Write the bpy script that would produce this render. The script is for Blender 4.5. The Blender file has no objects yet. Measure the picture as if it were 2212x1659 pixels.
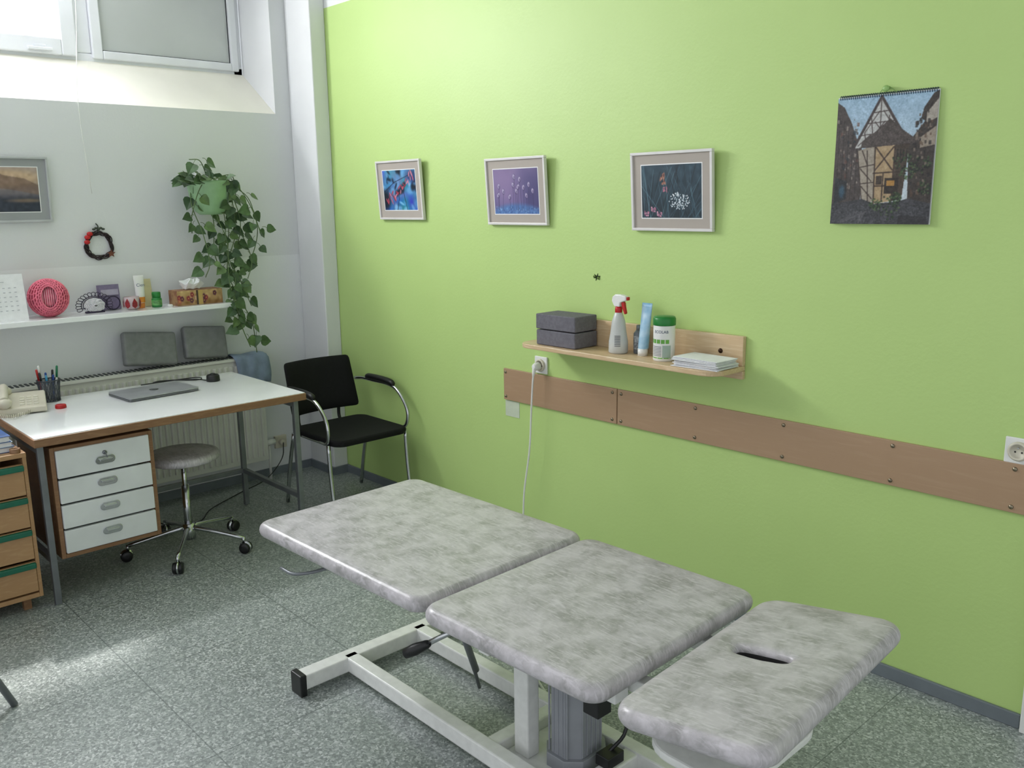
import bpy, math, random
import numpy as np
from mathutils import Vector, Matrix
random.seed(7); RNG=np.random.RandomState(5)
D=bpy.data; SC=bpy.context.scene; COL=bpy.context.collection
pi=math.pi

# ------------------------------------------------------------------ helpers
def lin(c):
    def g(x):
        x=x/255.0
        return x/12.92 if x<=0.04045 else ((x+0.055)/1.055)**2.4
    return (g(c[0]),g(c[1]),g(c[2]),1.0)

def M(name,col,rough=0.5,metal=0.0,var=0.0,vs=12,bump=0.0,bs=150,col2=None,trans=0.0,alpha=1.0,coat=0.0,spec=0.5,stretch=None,detail=3):
    m=D.materials.new(name); m.use_nodes=True; nt=m.node_tree; N=nt.nodes; L=nt.links
    b=N['Principled BSDF']; b.inputs['Roughness'].default_value=rough; b.inputs['Metallic'].default_value=metal
    b.inputs['Base Color'].default_value=lin(col)
    b.inputs['Specular IOR Level'].default_value=spec
    if trans: b.inputs['Transmission Weight'].default_value=trans
    if alpha<1: b.inputs['Alpha'].default_value=alpha
    if coat: b.inputs['Coat Weight'].default_value=coat; b.inputs['Coat Roughness'].default_value=0.15
    tc=N.new('ShaderNodeTexCoord'); mp=N.new('ShaderNodeMapping'); L.new(tc.outputs['Object'],mp.inputs['Vector'])
    if stretch: mp.inputs['Scale'].default_value=stretch
    c2=col2 if col2 else tuple(max(0,x*(1-var)) for x in col)
    if var or col2:
        n=N.new('ShaderNodeTexNoise'); n.inputs['Scale'].default_value=vs; n.inputs['Detail'].default_value=detail
        L.new(mp.outputs[0],n.inputs['Vector'])
        r=N.new('ShaderNodeValToRGB'); r.color_ramp.elements[0].position=0.35; r.color_ramp.elements[1].position=0.65
        r.color_ramp.elements[0].color=lin(c2); r.color_ramp.elements[1].color=lin(col)
        L.new(n.outputs['Fac'],r.inputs['Fac']); L.new(r.outputs[0],b.inputs['Base Color'])
    if bump:
        n2=N.new('ShaderNodeTexNoise'); n2.inputs['Scale'].default_value=bs; n2.inputs['Detail'].default_value=4
        L.new(tc.outputs['Object'],n2.inputs['Vector'])
        bp=N.new('ShaderNodeBump'); bp.inputs['Strength'].default_value=bump; bp.inputs['Distance'].default_value=0.003
        L.new(n2.outputs['Fac'],bp.inputs['Height']); L.new(bp.outputs[0],b.inputs['Normal'])
    return m

class MB:
    def __init__(s): s.v=[]; s.f=[]; s.m=[]; s.s=[]
    def add(s,vs,fs,mi=0,sm=False):
        o=len(s.v); s.v+= [tuple(v) for v in vs]
        for f in fs: s.f.append([i+o for i in f]); s.m.append(mi); s.s.append(sm)
        return s
    def box(s,x0,x1,y0,y1,z0,z1,mi=0):
        return s.add([(x0,y0,z0),(x1,y0,z0),(x1,y1,z0),(x0,y1,z0),(x0,y0,z1),(x1,y0,z1),(x1,y1,z1),(x0,y1,z1)],
          [(0,3,2,1),(4,5,6,7),(0,1,5,4),(1,2,6,5),(2,3,7,6),(3,0,4,7)],mi)
    def obox(s,c,size,R=None,mi=0):
        c=Vector(c); R=R or Matrix.Identity(3)
        P=[]
        for z in(-.5,.5):
            for x,y in((-.5,-.5),(.5,-.5),(.5,.5),(-.5,.5)):
                P.append(c+R@Vector((x*size[0],y*size[1],z*size[2])))
        return s.add(P,[(0,3,2,1),(4,5,6,7),(0,1,5,4),(1,2,6,5),(2,3,7,6),(3,0,4,7)],mi)
    def frame(s,d):
        d=Vector(d).normalized(); u=Vector((0,0,1)) if abs(d.z)<.95 else Vector((1,0,0))
        a=u.cross(d).normalized(); b=d.cross(a); return a,b,d
    def lathe(s,prof,c=(0,0,0),axis=(0,0,1),n=24,mi=0,sm=True,cap=True):
        a,b,d=s.frame(axis); c=Vector(c); V=[];Fs=[]
        if tuple(axis)==(0,0,1): a,b=Vector((1,0,0)),Vector((0,1,0))
        for r,z in prof:
            for i in range(n):
                t=2*pi*i/n; V.append(c+a*(r*math.cos(t))+b*(r*math.sin(t))+d*z)
        k=len(prof)
        for j in range(k-1):
            for i in range(n):
                Fs.append((j*n+i,j*n+(i+1)%n,(j+1)*n+(i+1)%n,(j+1)*n+i))
        if cap:
            Fs.append(tuple(reversed(range(n)))); Fs.append(tuple(range((k-1)*n,k*n)))
        return s.add(V,Fs,mi,sm)
    def cyl(s,p,q,r,r2=None,n=16,mi=0,sm=True):
        p=Vector(p);q=Vector(q); return s.lathe([(r,0),(r if r2 is None else r2,(q-p).length)],p,(q-p),n,mi,sm)
    def ell(s,c,r,n=20,m=12,mi=0,R=None):
        V=[];Fs=[];c=Vector(c);R=R or Matrix.Identity(3)
        if not hasattr(r,'__len__'): r=(r,r,r)
        for j in range(m+1):
            ph=pi*j/m
            for i in range(n):
                t=2*pi*i/n; V.append(c+R@Vector((r[0]*math.sin(ph)*math.cos(t),r[1]*math.sin(ph)*math.sin(t),-r[2]*math.cos(ph))))
        for j in range(m):
            for i in range(n): Fs.append((j*n+i,j*n+(i+1)%n,(j+1)*n+(i+1)%n,(j+1)*n+i))
        return s.add(V,Fs,mi,True)
    def tube(s,pts,r,n=10,sub=6,mi=0,closed=False):
        P=[Vector(p) for p in pts]; Q=[]
        if sub>1 and len(P)>2:
            L=len(P); rng=range(L if closed else L-1)
            for i in rng:
                p0=P[(i-1)%L] if (closed or i>0) else P[0]*2-P[1]; p1=P[i];p2=P[(i+1)%L]; p3=P[(i+2)%L] if (closed or i+2<L) else P[-1]*2-P[-2]
                for k in range(sub):
                    t=k/sub
                    Q.append(0.5*((2*p1)+(p2-p0)*t+(2*p0-5*p1+4*p2-p3)*t*t+(3*p1-p0-3*p2+p3)*t**3))
            if not closed: Q.append(P[-1])
        else: Q=P
        V=[];Fs=[]; prev=None; L=len(Q)
        for i,q in enumerate(Q):
            if closed: d=(Q[(i+1)%L]-Q[i-1]).normalized()
            else: d=(Q[min(i+1,L-1)]-Q[max(i-1,0)]).normalized()
            if prev is None: a,b,_=s.frame(d)
            else:
                a=(prev-d*prev.dot(d))
                a=a.normalized() if a.length>1e-6 else s.frame(d)[0]
                b=d.cross(a)
            prev=a
            rr=r(i/(L-1)) if callable(r) else r
            for k in range(n):
                t=2*pi*k/n; V.append(q+a*(rr*math.cos(t))+b*(rr*math.sin(t)))
        for i in range(L if closed else L-1):
            for k in range(n):
                j=(i+1)%L
                Fs.append((i*n+k,i*n+(k+1)%n,j*n+(k+1)%n,j*n+k))
        if not closed:
            Fs.append(tuple(reversed(range(n)))); Fs.append(tuple(range((L-1)*n,L*n)))
        return s.add(V,Fs,mi,True)
    def prism(s,poly,o,U,V,W,mi=0,sm=False):
        o=Vector(o);U=Vector(U);V=Vector(V);W=Vector(W);n=len(poly)
        A=[o+U*x+V*y for x,y in poly]; B=[a+W for a in A]
        return s.add(A+B,[tuple(reversed(range(n))),tuple(range(n,2*n))]+[(i,(i+1)%n,n+(i+1)%n,n+i) for i in range(n)],mi,sm)
    def text(s,body,size,o,U,V,mi=0):
        cu=D.curves.new('t','FONT'); cu.body=body; cu.size=size; cu.align_x='CENTER'; cu.align_y='CENTER'; cu.resolution_u=3
        ob=D.objects.new('t',cu); COL.objects.link(ob); dg=bpy.context.evaluated_depsgraph_get()
        me=ob.evaluated_get(dg).to_mesh(); o=Vector(o);U=Vector(U);V=Vector(V)
        s.add([o+U*v.co.x+V*v.co.y for v in me.vertices],[tuple(p.vertices) for p in me.polygons],mi)
        D.objects.remove(ob); D.curves.remove(cu); return s

def mesh_obj(name,mb,mats,loc=(0,0,0),bevel=0,seg=2,subd=0,solid=0):
    me=D.meshes.new(name); l=Vector(loc)
    me.from_pydata([tuple(Vector(v)-l) for v in mb.v],[],mb.f)
    for m in (mats if isinstance(mats,(list,tuple)) else [mats]): me.materials.append(m)
    me.polygons.foreach_set('material_index',mb.m); me.polygons.foreach_set('use_smooth',mb.s); me.update()
    ob=D.objects.new(name,me); COL.objects.link(ob)
    if solid:
        k=ob.modifiers.new('so','SOLIDIFY'); k.thickness=solid
    if bevel:
        k=ob.modifiers.new('bv','BEVEL'); k.width=bevel; k.segments=seg; k.limit_method='ANGLE'; k.angle_limit=math.radians(40)
    if subd:
        k=ob.modifiers.new('ss','SUBSURF'); k.levels=subd; k.render_levels=subd
    return ob
def thing(name,label,cat,loc,group=None):
    e=D.objects.new(name,None); e.empty_display_size=0.1; e.location=loc; COL.objects.link(e)
    e['label']=label; e['category']=cat
    if group: e['group']=group
    return e
def part(par,name,mb,mats,label=None,world=None,**k):
    w=Vector(world) if world is not None else Vector(par.location)
    o=mesh_obj(name,mb,mats,loc=w,**k); o.parent=par
    if label: o['label']=label
    o['_w']=list(w)
    return o
def solo(name,label,cat,mb,mats,loc,group=None,**k):
    o=mesh_obj(name,mb,mats,loc=loc,**k); o.location=loc; o['label']=label; o['category']=cat
    if group:o['group']=group
    return o
def struct(name,mb,mats,**k):
    o=mesh_obj(name,mb,mats,**k); o['kind']='structure'; return o
def sub(par,name,mb,mats,**k):
    w=Vector(par['_w']); o=mesh_obj(name,mb,mats,loc=w,**k); o.parent=par; o['_w']=list(w); return o
def rr(w,h,r,n=6):
    P=[]
    for cx,cy,a0 in((w/2-r,h/2-r,0),(-w/2+r,h/2-r,90),(-w/2+r,-h/2+r,180),(w/2-r,-h/2+r,270)):
        for i in range(n+1):
            a=math.radians(a0+90*i/n); P.append((cx+r*math.cos(a),cy+r*math.sin(a)))
    return P

# ------------------------------------------------------------------ painted art -> vertex colours
class Art:
    def __init__(s,w,h):
        s.w,s.h=w,h; s.a=np.zeros((h,w,3)); yy,xx=np.mgrid[0:h,0:w]; s.x=(xx+.5)/w; s.y=(yy+.5)/h; s.asp=w/h
    def mixin(s,mask,c,al=1):
        m=(np.clip(mask,0,1)*al)[...,None]; s.a=s.a*(1-m)+np.array(c,float)*m
    def vgrad(s,c0,c1):
        t=s.y[...,None]; s.a=np.array(c0,float)*(1-t)+np.array(c1,float)*t
    def ell(s,cx,cy,rx,ry,c,al=1,soft=.15,rot=0):
        dx=(s.x-cx)*s.asp; dy=(s.y-cy); ca,sa=math.cos(rot),math.sin(rot)
        u=(dx*ca+dy*sa)/(rx*s.asp); v=(-dx*sa+dy*ca)/ry
        d=np.sqrt(u*u+v*v); s.mixin((1-d)/soft+.5,c,al)
    def line(s,p,q,w,c,al=1):
        ax,ay=p[0]*s.asp,p[1];bx,by=q[0]*s.asp,q[1]; X=s.x*s.asp;Y=s.y
        L2=(bx-ax)**2+(by-ay)**2+1e-9; t=np.clip(((X-ax)*(bx-ax)+(Y-ay)*(by-ay))/L2,0,1)
        d=np.hypot(X-ax-t*(bx-ax),Y-ay-t*(by-ay)); s.mixin((w-d)*s.h+.5,c,al)
    def poly(s,pts,c,al=1):
        ins=np.zeros(s.x.shape,bool); n=len(pts)
        for i in range(n):
            x0,y0=pts[i];x1,y1=pts[(i+1)%n]
            if y0==y1: continue
            cnd=((s.y<y0)!=(s.y<y1))&(s.x<(x1-x0)*(s.y-y0)/(y1-y0)+x0); ins^=cnd
        s.mixin(ins.astype(float),c,al)
    def blur(s,k=1):
        for _ in range(k):
            p=np.pad(s.a,((1,1),(1,1),(0,0)),'edge')
            s.a=(p[:-2,1:-1]+p[2:,1:-1]+p[1:-1,:-2]+p[1:-1,2:]+2*p[1:-1,1:-1])/6
    def noise(s,amt,cell=1,mask=None,mono=True):
        h=int(s.h/cell)+2;w=int(s.w/cell)+2
        g=RNG.randn(h,w,1 if mono else 3)
        yi=s.y*(h-2);xi=s.x*(w-2); y0=yi.astype(int);x0=xi.astype(int);fy=(yi-y0)[...,None];fx=(xi-x0)[...,None]
        n=(g[y0,x0]*(1-fx)+g[y0,x0+1]*fx)*(1-fy)+(g[y0+1,x0]*(1-fx)+g[y0+1,x0+1]*fx)*fy
        if mask is not None: n=n*mask[...,None]
        s.a=s.a+n*amt
    def mesh(s,name,o,U,V):
        o=Vector(o);U=Vector(U);V=Vector(V); w,h=s.w,s.h
        X=(np.arange(w+1)/w);Y=(np.arange(h+1)/h)
        verts=np.array(o)[None,None,:]+X[None,:,None]*np.array(U)+Y[:,None,None]*np.array(V)
        idx=np.arange((w+1)*(h+1)).reshape(h+1,w+1)
        fs=np.stack([idx[:-1,:-1],idx[1:,:-1],idx[1:,1:],idx[:-1,1:]],-1).reshape(-1,4)
        me=D.meshes.new(name); me.from_pydata(verts.reshape(-1,3).tolist(),[],fs.tolist())
        c=np.clip(s.a,0,255)/255.0; c=np.where(c<=.04045,c/12.92,((c+.055)/1.055)**2.4)
        ca=me.color_attributes.new('Col','FLOAT_COLOR','CORNER')
        col=np.ones((h*w,4,4)); col[:,:,:3]=c.reshape(-1,1,3)
        ca.data.foreach_set('color',col.reshape(-1).astype(np.float32)); me.update()
        return me
def art_mat(name,rough):
    m=D.materials.new(name); m.use_nodes=True; nt=m.node_tree; b=nt.nodes['Principled BSDF']; b.inputs['Roughness'].default_value=rough
    a=nt.nodes.new('ShaderNodeAttribute'); a.attribute_name='Col'
    n=nt.nodes.new('ShaderNodeTexNoise'); n.inputs['Scale'].default_value=300
    mx=nt.nodes.new('ShaderNodeMix'); mx.data_type='RGBA'; mx.blend_type='MULTIPLY'; mx.inputs[0].default_value=.1
    nt.links.new(a.outputs['Color'],mx.inputs[6]); nt.links.new(n.outputs['Fac'],mx.inputs[7]); nt.links.new(mx.outputs[2],b.inputs['Base Color'])
    return m
def part_me(par,name,me,mat,label=None):
    for v in me.vertices: v.co=v.co-Vector(par.location)
    me.materials.append(mat); o=D.objects.new(name,me); COL.objects.link(o); o.parent=par
    if label:o['label']=label
    return o

# ------------------------------------------------------------------ materials
chrome=M('chrome',(205,207,210),.16,1.0,var=.1,vs=5)
steel=M('grey_painted_steel',(128,132,136),.4,.5,var=.08)
white_metal=M('white_powder_coated_steel',(236,237,234),.35,0,var=.04,vs=30)
blackp=M('black_plastic',(22,22,24),.4,0,var=.2)
blackfab=M('black_upholstery',(14,14,17),.8,0,var=.25,vs=60,bump=.3,bs=500,spec=.3)
whitelam=M('white_laminate',(240,242,243),.1,0,var=.02,vs=4,coat=.3)
whitepl=M('white_plastic',(234,234,231),.35,0,var=.03)
beige=M('ivory_plastic',(212,206,188),.4,0,var=.05)
redp=M('red_plastic',(190,24,30),.35,0,var=.1)
greenp=M('green_plastic',(30,128,52),.35,0,var=.08)
paper=M('white_paper',(238,239,241),.8,0,var=.03,vs=40,bump=.1)
greyfoam=M('grey_foam',(112,110,118),.85,0,var=.1,vs=90,bump=.4,bs=400)
greyvinyl=M('grey_vinyl_cushion',(128,130,130),.6,0,var=.08,vs=30)
artm=art_mat('printed_photo',.35); artcal=art_mat('printed_calendar_page',.45)

def wood(name,c1,c2,stretch,rough=.45,scale=6):
    m=D.materials.new(name); m.use_nodes=True; nt=m.node_tree;N=nt.nodes;L=nt.links;b=N['Principled BSDF'];b.inputs['Roughness'].default_value=rough
    tc=N.new('ShaderNodeTexCoord');mp=N.new('ShaderNodeMapping');mp.inputs['Scale'].default_value=stretch
    n=N.new('ShaderNodeTexNoise');n.inputs['Scale'].default_value=scale;n.inputs['Detail'].default_value=5;n.inputs['Distortion'].default_value=.6
    w=N.new('ShaderNodeMath');w.operation='MULTIPLY';w.inputs[1].default_value=9
    s_=N.new('ShaderNodeMath');s_.operation='SINE'
    r=N.new('ShaderNodeValToRGB');r.color_ramp.elements[0].position=.0;r.color_ramp.elements[1].position=.8
    r.color_ramp.elements[0].color=lin(c2);r.color_ramp.elements[1].color=lin(c1)
    ad=N.new('ShaderNodeMath');ad.operation='MULTIPLY_ADD';ad.inputs[1].default_value=.5;ad.inputs[2].default_value=.5
    L.new(tc.outputs['Object'],mp.inputs[0]);L.new(mp.outputs[0],n.inputs['Vector']);L.new(n.outputs['Fac'],w.inputs[0]);L.new(w.outputs[0],s_.inputs[0]);L.new(s_.outputs[0],ad.inputs[0]);L.new(ad.outputs[0],r.inputs['Fac']);L.new(r.outputs[0],b.inputs['Base Color'])
    return m
pine=wood('pine_wood',(226,206,172),(206,178,140),(1.2,14,14),.4,5)
beech=wood('beech_veneer',(190,152,112),(178,138,98),(2,2,10),.45,6)
edgewood=wood('brown_wood_edge',(156,120,86),(136,100,70),(4,2,14),.5,6)
brownlam=wood('brown_beech_laminate',(176,147,118),(171,141,112),(1,8,10),.4,5)

def wallmat(name,kind):
    m=D.materials.new(name); m.use_nodes=True; nt=m.node_tree;N=nt.nodes;L=nt.links;b=N['Principled BSDF']
    g=N.new('ShaderNodeNewGeometry'); sep=N.new('ShaderNodeSeparateXYZ'); L.new(g.outputs['Position'],sep.inputs[0])
    n=N.new('ShaderNodeTexNoise'); n.inputs['Scale'].default_value=1.4; n.inputs['Detail'].default_value=4; L.new(g.outputs['Position'],n.inputs['Vector'])
    gt=N.new('ShaderNodeMath'); gt.operation='GREATER_THAN'; L.new(sep.outputs['Z'],gt.inputs[0])
    mx=N.new('ShaderNodeMix'); mx.data_type='RGBA'; L.new(gt.outputs[0],mx.inputs[0]); L.new(mx.outputs[2],b.inputs['Base Color'])
    r=N.new('ShaderNodeValToRGB'); L.new(n.outputs['Fac'],r.inputs['Fac']); r.color_ramp.elements[0].position=.3; r.color_ramp.elements[1].position=.7
    L.new(r.outputs[0],mx.inputs[6])
    if kind=='green':
        gt.inputs[1].default_value=2.785; r.color_ramp.elements[0].color=lin((182,210,129)); r.color_ramp.elements[1].color=lin((187,214,134)); mx.inputs[7].default_value=lin((228,230,230)); b.inputs['Roughness'].default_value=.5
    else:
        gt.inputs[1].default_value=1.375; r.color_ramp.elements[0].color=lin((224,226,228)); r.color_ramp.elements[1].color=lin((228,230,231)); mx.inputs[7].default_value=lin((217,219,220))
        mr=N.new('ShaderNodeMath'); mr.operation='MULTIPLY_ADD'; mr.inputs[1].default_value=.35; mr.inputs[2].default_value=.4; L.new(gt.outputs[0],mr.inputs[0]); L.new(mr.outputs[0],b.inputs['Roughness'])
    n2=N.new('ShaderNodeTexNoise'); n2.inputs['Scale'].default_value=70; n2.inputs['Detail'].default_value=5; L.new(g.outputs['Position'],n2.inputs['Vector'])
    bp=N.new('ShaderNodeBump'); bp.inputs['Strength'].default_value=.18; bp.inputs['Distance'].default_value=.004; L.new(n2.outputs['Fac'],bp.inputs['Height']); L.new(bp.outputs[0],b.inputs['Normal'])
    return m
greenwall=wallmat('green_wall_paint','green'); whitewall=wallmat('white_wall_paint','white')
cream=M('cream_sill_paint',(238,235,224),.5,0,var=.03,vs=3,bump=.1,bs=60)
plainwhite=M('white_plaster',(228,229,231),.7,0,var=.02,vs=3,bump=.15,bs=70)
basegrey=M('grey_vinyl_skirting',(116,124,130),.45,0,var=.06,vs=10)

def floormat():
    m=D.materials.new('speckled_vinyl_floor'); m.use_nodes=True; nt=m.node_tree;N=nt.nodes;L=nt.links;b=N['Principled BSDF']
    tc=N.new('ShaderNodeTexCoord')
    nz=N.new('ShaderNodeTexNoise'); nz.inputs['Scale'].default_value=90; L.new(tc.outputs['Object'],nz.inputs['Vector'])
    ad=N.new('ShaderNodeMix'); ad.data_type='RGBA'; ad.blend_type='ADD'; ad.inputs[0].default_value=.015; L.new(tc.outputs['Object'],ad.inputs[6]); L.new(nz.outputs['Color'],ad.inputs[7])
    v=N.new('ShaderNodeTexVoronoi'); v.inputs['Scale'].default_value=155; L.new(ad.outputs[2],v.inputs['Vector'])
    sp=N.new('ShaderNodeSeparateColor'); L.new(v.outputs['Color'],sp.inputs[0])
    r=N.new('ShaderNodeValToRGB'); e=r.color_ramp.elements; e[0].position=0; e[0].color=lin((114,121,119)); e[1].position=1; e[1].color=lin((194,199,197))
    k=e.new(.3); k.color=lin((134,142,139)); k=e.new(.65); k.color=lin((153,160,157)); k=e.new(.85); k.color=lin((173,179,177))
    L.new(sp.outputs[0],r.inputs['Fac'])
    sx=N.new('ShaderNodeSeparateXYZ'); L.new(tc.outputs['Object'],sx.inputs[0])
    masks=[]
    for ax,off in (('Y',1.93),('X',-.55)):
        a=N.new('ShaderNodeMath');a.operation='ADD';a.inputs[1].default_value=off+6.6;L.new(sx.outputs[ax],a.inputs[0])
        d=N.new('ShaderNodeMath');d.operation='DIVIDE';d.inputs[1].default_value=.66;L.new(a.outputs[0],d.inputs[0])
        f=N.new('ShaderNodeMath');f.operation='FRACT';L.new(d.outputs[0],f.inputs[0])
        l=N.new('ShaderNodeMath');l.operation='LESS_THAN';l.inputs[1].default_value=.0065;L.new(f.outputs[0],l.inputs[0]); masks.append(l)
    mm=N.new('ShaderNodeMath');mm.operation='MAXIMUM';L.new(masks[0].outputs[0],mm.inputs[0]);L.new(masks[1].outputs[0],mm.inputs[1])
    ms=N.new('ShaderNodeMath');ms.operation='MULTIPLY';ms.inputs[1].default_value=.6;L.new(mm.outputs[0],ms.inputs[0])
    mx=N.new('ShaderNodeMix');mx.data_type='RGBA';L.new(ms.outputs[0],mx.inputs[0]);L.new(r.outputs[0],mx.inputs[6]);mx.inputs[7].default_value=lin((76,86,84));L.new(mx.outputs[2],b.inputs['Base Color'])
    b.inputs['Roughness'].default_value=.32
    return m
def vinylmat():
    m=D.materials.new('marbled_grey_vinyl'); m.use_nodes=True; nt=m.node_tree;N=nt.nodes;L=nt.links;b=N['Principled BSDF']
    tc=N.new('ShaderNodeTexCoord')
    n=N.new('ShaderNodeTexNoise'); n.inputs['Scale'].default_value=15; n.inputs['Detail'].default_value=9; n.inputs['Roughness'].default_value=.66; n.inputs['Distortion'].default_value=.3; L.new(tc.outputs['Object'],n.inputs['Vector'])
    r=N.new('ShaderNodeValToRGB'); e=r.color_ramp.elements; e[0].position=.36; e[0].color=lin((154,151,151)); e[1].position=.62; e[1].color=lin((197,192,196)); k=e.new(.48); k.color=lin((178,174,177))
    L.new(n.outputs['Fac'],r.inputs['Fac'])
    last=r.outputs[0]
    for rot,ps in((.7,.57),(-.5,.59),(2.0,.59),(1.3,.60)):
        mp=N.new('ShaderNodeMapping'); mp.inputs['Scale'].default_value=(14,80,14); mp.inputs['Rotation'].default_value=(0,0,rot); mp.inputs['Location'].default_value=(rot,0,0); L.new(tc.outputs['Object'],mp.inputs[0])
        n2=N.new('ShaderNodeTexNoise'); n2.inputs['Scale'].default_value=1.4; n2.inputs['Detail'].default_value=3; n2.inputs['Distortion'].default_value=.6; L.new(mp.outputs[0],n2.inputs['Vector'])
        r2=N.new('ShaderNodeValToRGB'); r2.color_ramp.elements[0].position=ps; r2.color_ramp.elements[0].color=(0,0,0,1); r2.color_ramp.elements[1].position=ps+.08; r2.color_ramp.elements[1].color=(.5,.5,.5,1); L.new(n2.outputs['Fac'],r2.inputs['Fac'])
        mx=N.new('ShaderNodeMix');mx.data_type='RGBA';L.new(r2.outputs[0],mx.inputs[0]);L.new(last,mx.inputs[6]);mx.inputs[7].default_value=lin((212,207,212)); last=mx.outputs[2]
    L.new(last,b.inputs['Base Color'])
    b.inputs['Roughness'].default_value=.33; b.inputs['Coat Weight'].default_value=.18; b.inputs['Coat Roughness'].default_value=.25
    return m
floorm=floormat(); vinyl=vinylmat()
holedark=M('painted_slot_shade',(46,44,46),.7,0,var=.2,vs=40)  # shade inside the face slot, painted dark grey on the vinyl walls

# ------------------------------------------------------------------ room shell
RX=7.0; RY=-4.4; H=3.15
mb=MB(); mb.box(-.02,RX,RY,.02,-.05,0); struct('floor',mb,floorm)
mb=MB(); mb.box(-.33,RX,RY,.1,H,H+.05); struct('ceiling',mb,plainwhite)
mb=MB(); mb.box(0,RX,0,.12,0,H); struct('wall_right',mb,greenwall)
mb=MB()
mb.box(-.45,0,RY,.12,-.05,2.21)
mb.box(-.45,0,-.20,.12,2.21,H)
mb.box(-.45,0,RY,-3.3,2.21,H)
struct('wall_back',mb,whitewall)
mb=MB()
mb.prism([(0,2.21),(-.30,2.46),(-.30,2.21)],(0,-3.3,0),(1,0,0),(0,0,1),(0,3.1,0),0)
mb.prism([(0,-.20),(-.30,-.24),(-.30,-.20)],(0,0,2.212),(1,0,0),(0,1,0),(0,0,H-2.212),1)
struct('trim_1',mb,[cream,plainwhite])
mb=MB(); mb.box(0,.28,-.10,0,0,H); struct('wall_pier',mb,plainwhite,bevel=.006)
mb=MB(); mb.box(.28,4.21,-.012,0,0,.05); struct('baseboard_right',mb,basegrey,bevel=.003)
mb=MB(); mb.box(.0,.292,-.112,-.1,0,.05); mb.box(.28,.292,-.1,0,0,.05); struct('baseboard_pier',mb,basegrey)
mb=MB(); mb.box(0,.012,RY,-.112,0,.05); struct('baseboard_back',mb,basegrey)
mb=MB(); mb.box(4.215,4.29,-.03,0,0,2.1); mb.box(4.26,5.2,-.012,0,0,2.05); struct('door_1',mb,whitepl,bevel=.004)
# window
framew=M('white_window_frame',(226,228,233),.4,0,var=.03,vs=5)
frost=M('frosted_panel',(192,196,195),.45,0,var=.04,vs=2)
seal=M('window_gasket',(60,64,66),.6,0,var=.1)
mb=MB()
x0,x1=-.36,-.30
mb.box(x0,x1,-3.28,-.24,2.42,2.50); mb.box(x0,x1,-.30,-.24,2.42,3.13); mb.box(x0,x1,-1.20,-1.12,2.5,3.13); mb.box(x0,x1,-3.28,-3.2,2.5,3.13); mb.box(x0,x1,-2.30,-2.22,2.5,3.13); mb.box(x0,x1,-3.28,-.24,3.07,3.14)
w1=struct('window_1',mb,framew,bevel=.006)
def wpart(name,mb,mat,**k):
    o=mesh_obj(name,mb,mat,**k); o.parent=w1; return o
mb=MB()
for a,b in((-1.12,-1.065),(-.315,-.27)): mb.box(-.34,-.28,a,b,2.475,3.08)
mb.box(-.34,-.28,-1.065,-.315,2.475,2.52); mb.box(-.34,-.28,-1.065,-.315,3.03,3.08); wpart('sash',mb,framew,bevel=.006)
mb=MB(); mb.box(-.32,-.308,-1.06,-.32,2.515,3.04); wpart('pane',mb,frost)
mb=MB()
for a,b,c,d in((-1.065,-.315,2.52,2.525),(-1.065,-1.06,2.52,3.03),(-.32,-.315,2.52,3.03)): mb.box(-.306,-.30,a,b,c,d)
wpart('gasket',mb,seal)
glass=D.materials.new('window_glass'); glass.use_nodes=True; nt=glass.node_tree; nt.nodes.clear()
o_=nt.nodes.new('ShaderNodeOutputMaterial');tr=nt.nodes.new('ShaderNodeBsdfTransparent');gl=nt.nodes.new('ShaderNodeBsdfGlossy');gl.inputs['Roughness'].default_value=.05;mxs=nt.nodes.new('ShaderNodeMixShader')
mxs.inputs[0].default_value=.06
nt.links.new(tr.outputs[0],mxs.inputs[1]);nt.links.new(gl.outputs[0],mxs.inputs[2]);nt.links.new(mxs.outputs[0],o_.inputs[0])
for a,b in((-2.22,-1.20),(-3.2,-2.30)):
    mb=MB()
    mb.box(-.34,-.27,a,a+.075,2.475,3.08); mb.box(-.34,-.27,b-.08,b,2.475,3.08); mb.box(-.34,-.27,a+.075,b-.08,2.475,2.56); mb.box(-.34,-.27,a+.075,b-.08,3.02,3.08); wpart('sash',mb,framew,bevel=.006)
    mb=MB(); mb.box(-.312,-.308,a+.075,b-.08,2.56,3.02); wpart('pane',mb,glass)
mb=MB(); mb.box(-.27,-.262,-1.42,-1.36,2.505,2.52); mb.box(-.27,-.255,-1.45,-1.33,2.49,2.505); wpart('latch',mb,framew,bevel=.003)
mb=MB(); mb.tube([(-.10,-1.22,3.13),(.0,-1.28,2.62),(.015,-1.32,2.2),(.015,-1.30,1.75)],.0016,6,5); solo('blind_cord','thin white blind cord hanging down in front of the white wall','cord',mb,whitepl,(.015,-1.3,1.75))

# ------------------------------------------------------------------ camera
F=1907.0; TH=math.radians(47.15); P=math.radians(11.69); R=math.radians(0.79)
C=Vector((4.98,-2.92,1.68))
fw=Vector((-math.sin(TH),math.cos(TH),0)); rt=Vector((math.cos(TH),math.sin(TH),0)); up=Vector((0,0,1))
f=fw*math.cos(P)-up*math.sin(P); u=fw*math.sin(P)+up*math.cos(P)
r2=rt*math.cos(R)-u*math.sin(R); u2=u*math.cos(R)+rt*math.sin(R)
cd=D.cameras.new('Camera'); cam=D.objects.new('Camera',cd); COL.objects.link(cam)
cam.matrix_world=Matrix(((r2.x,u2.x,-f.x,C.x),(r2.y,u2.y,-f.y,C.y),(r2.z,u2.z,-f.z,C.z),(0,0,0,1)))
cd.sensor_width=36; cd.lens=36*F/2212; cd.clip_start=.05; SC.camera=cam

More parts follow.
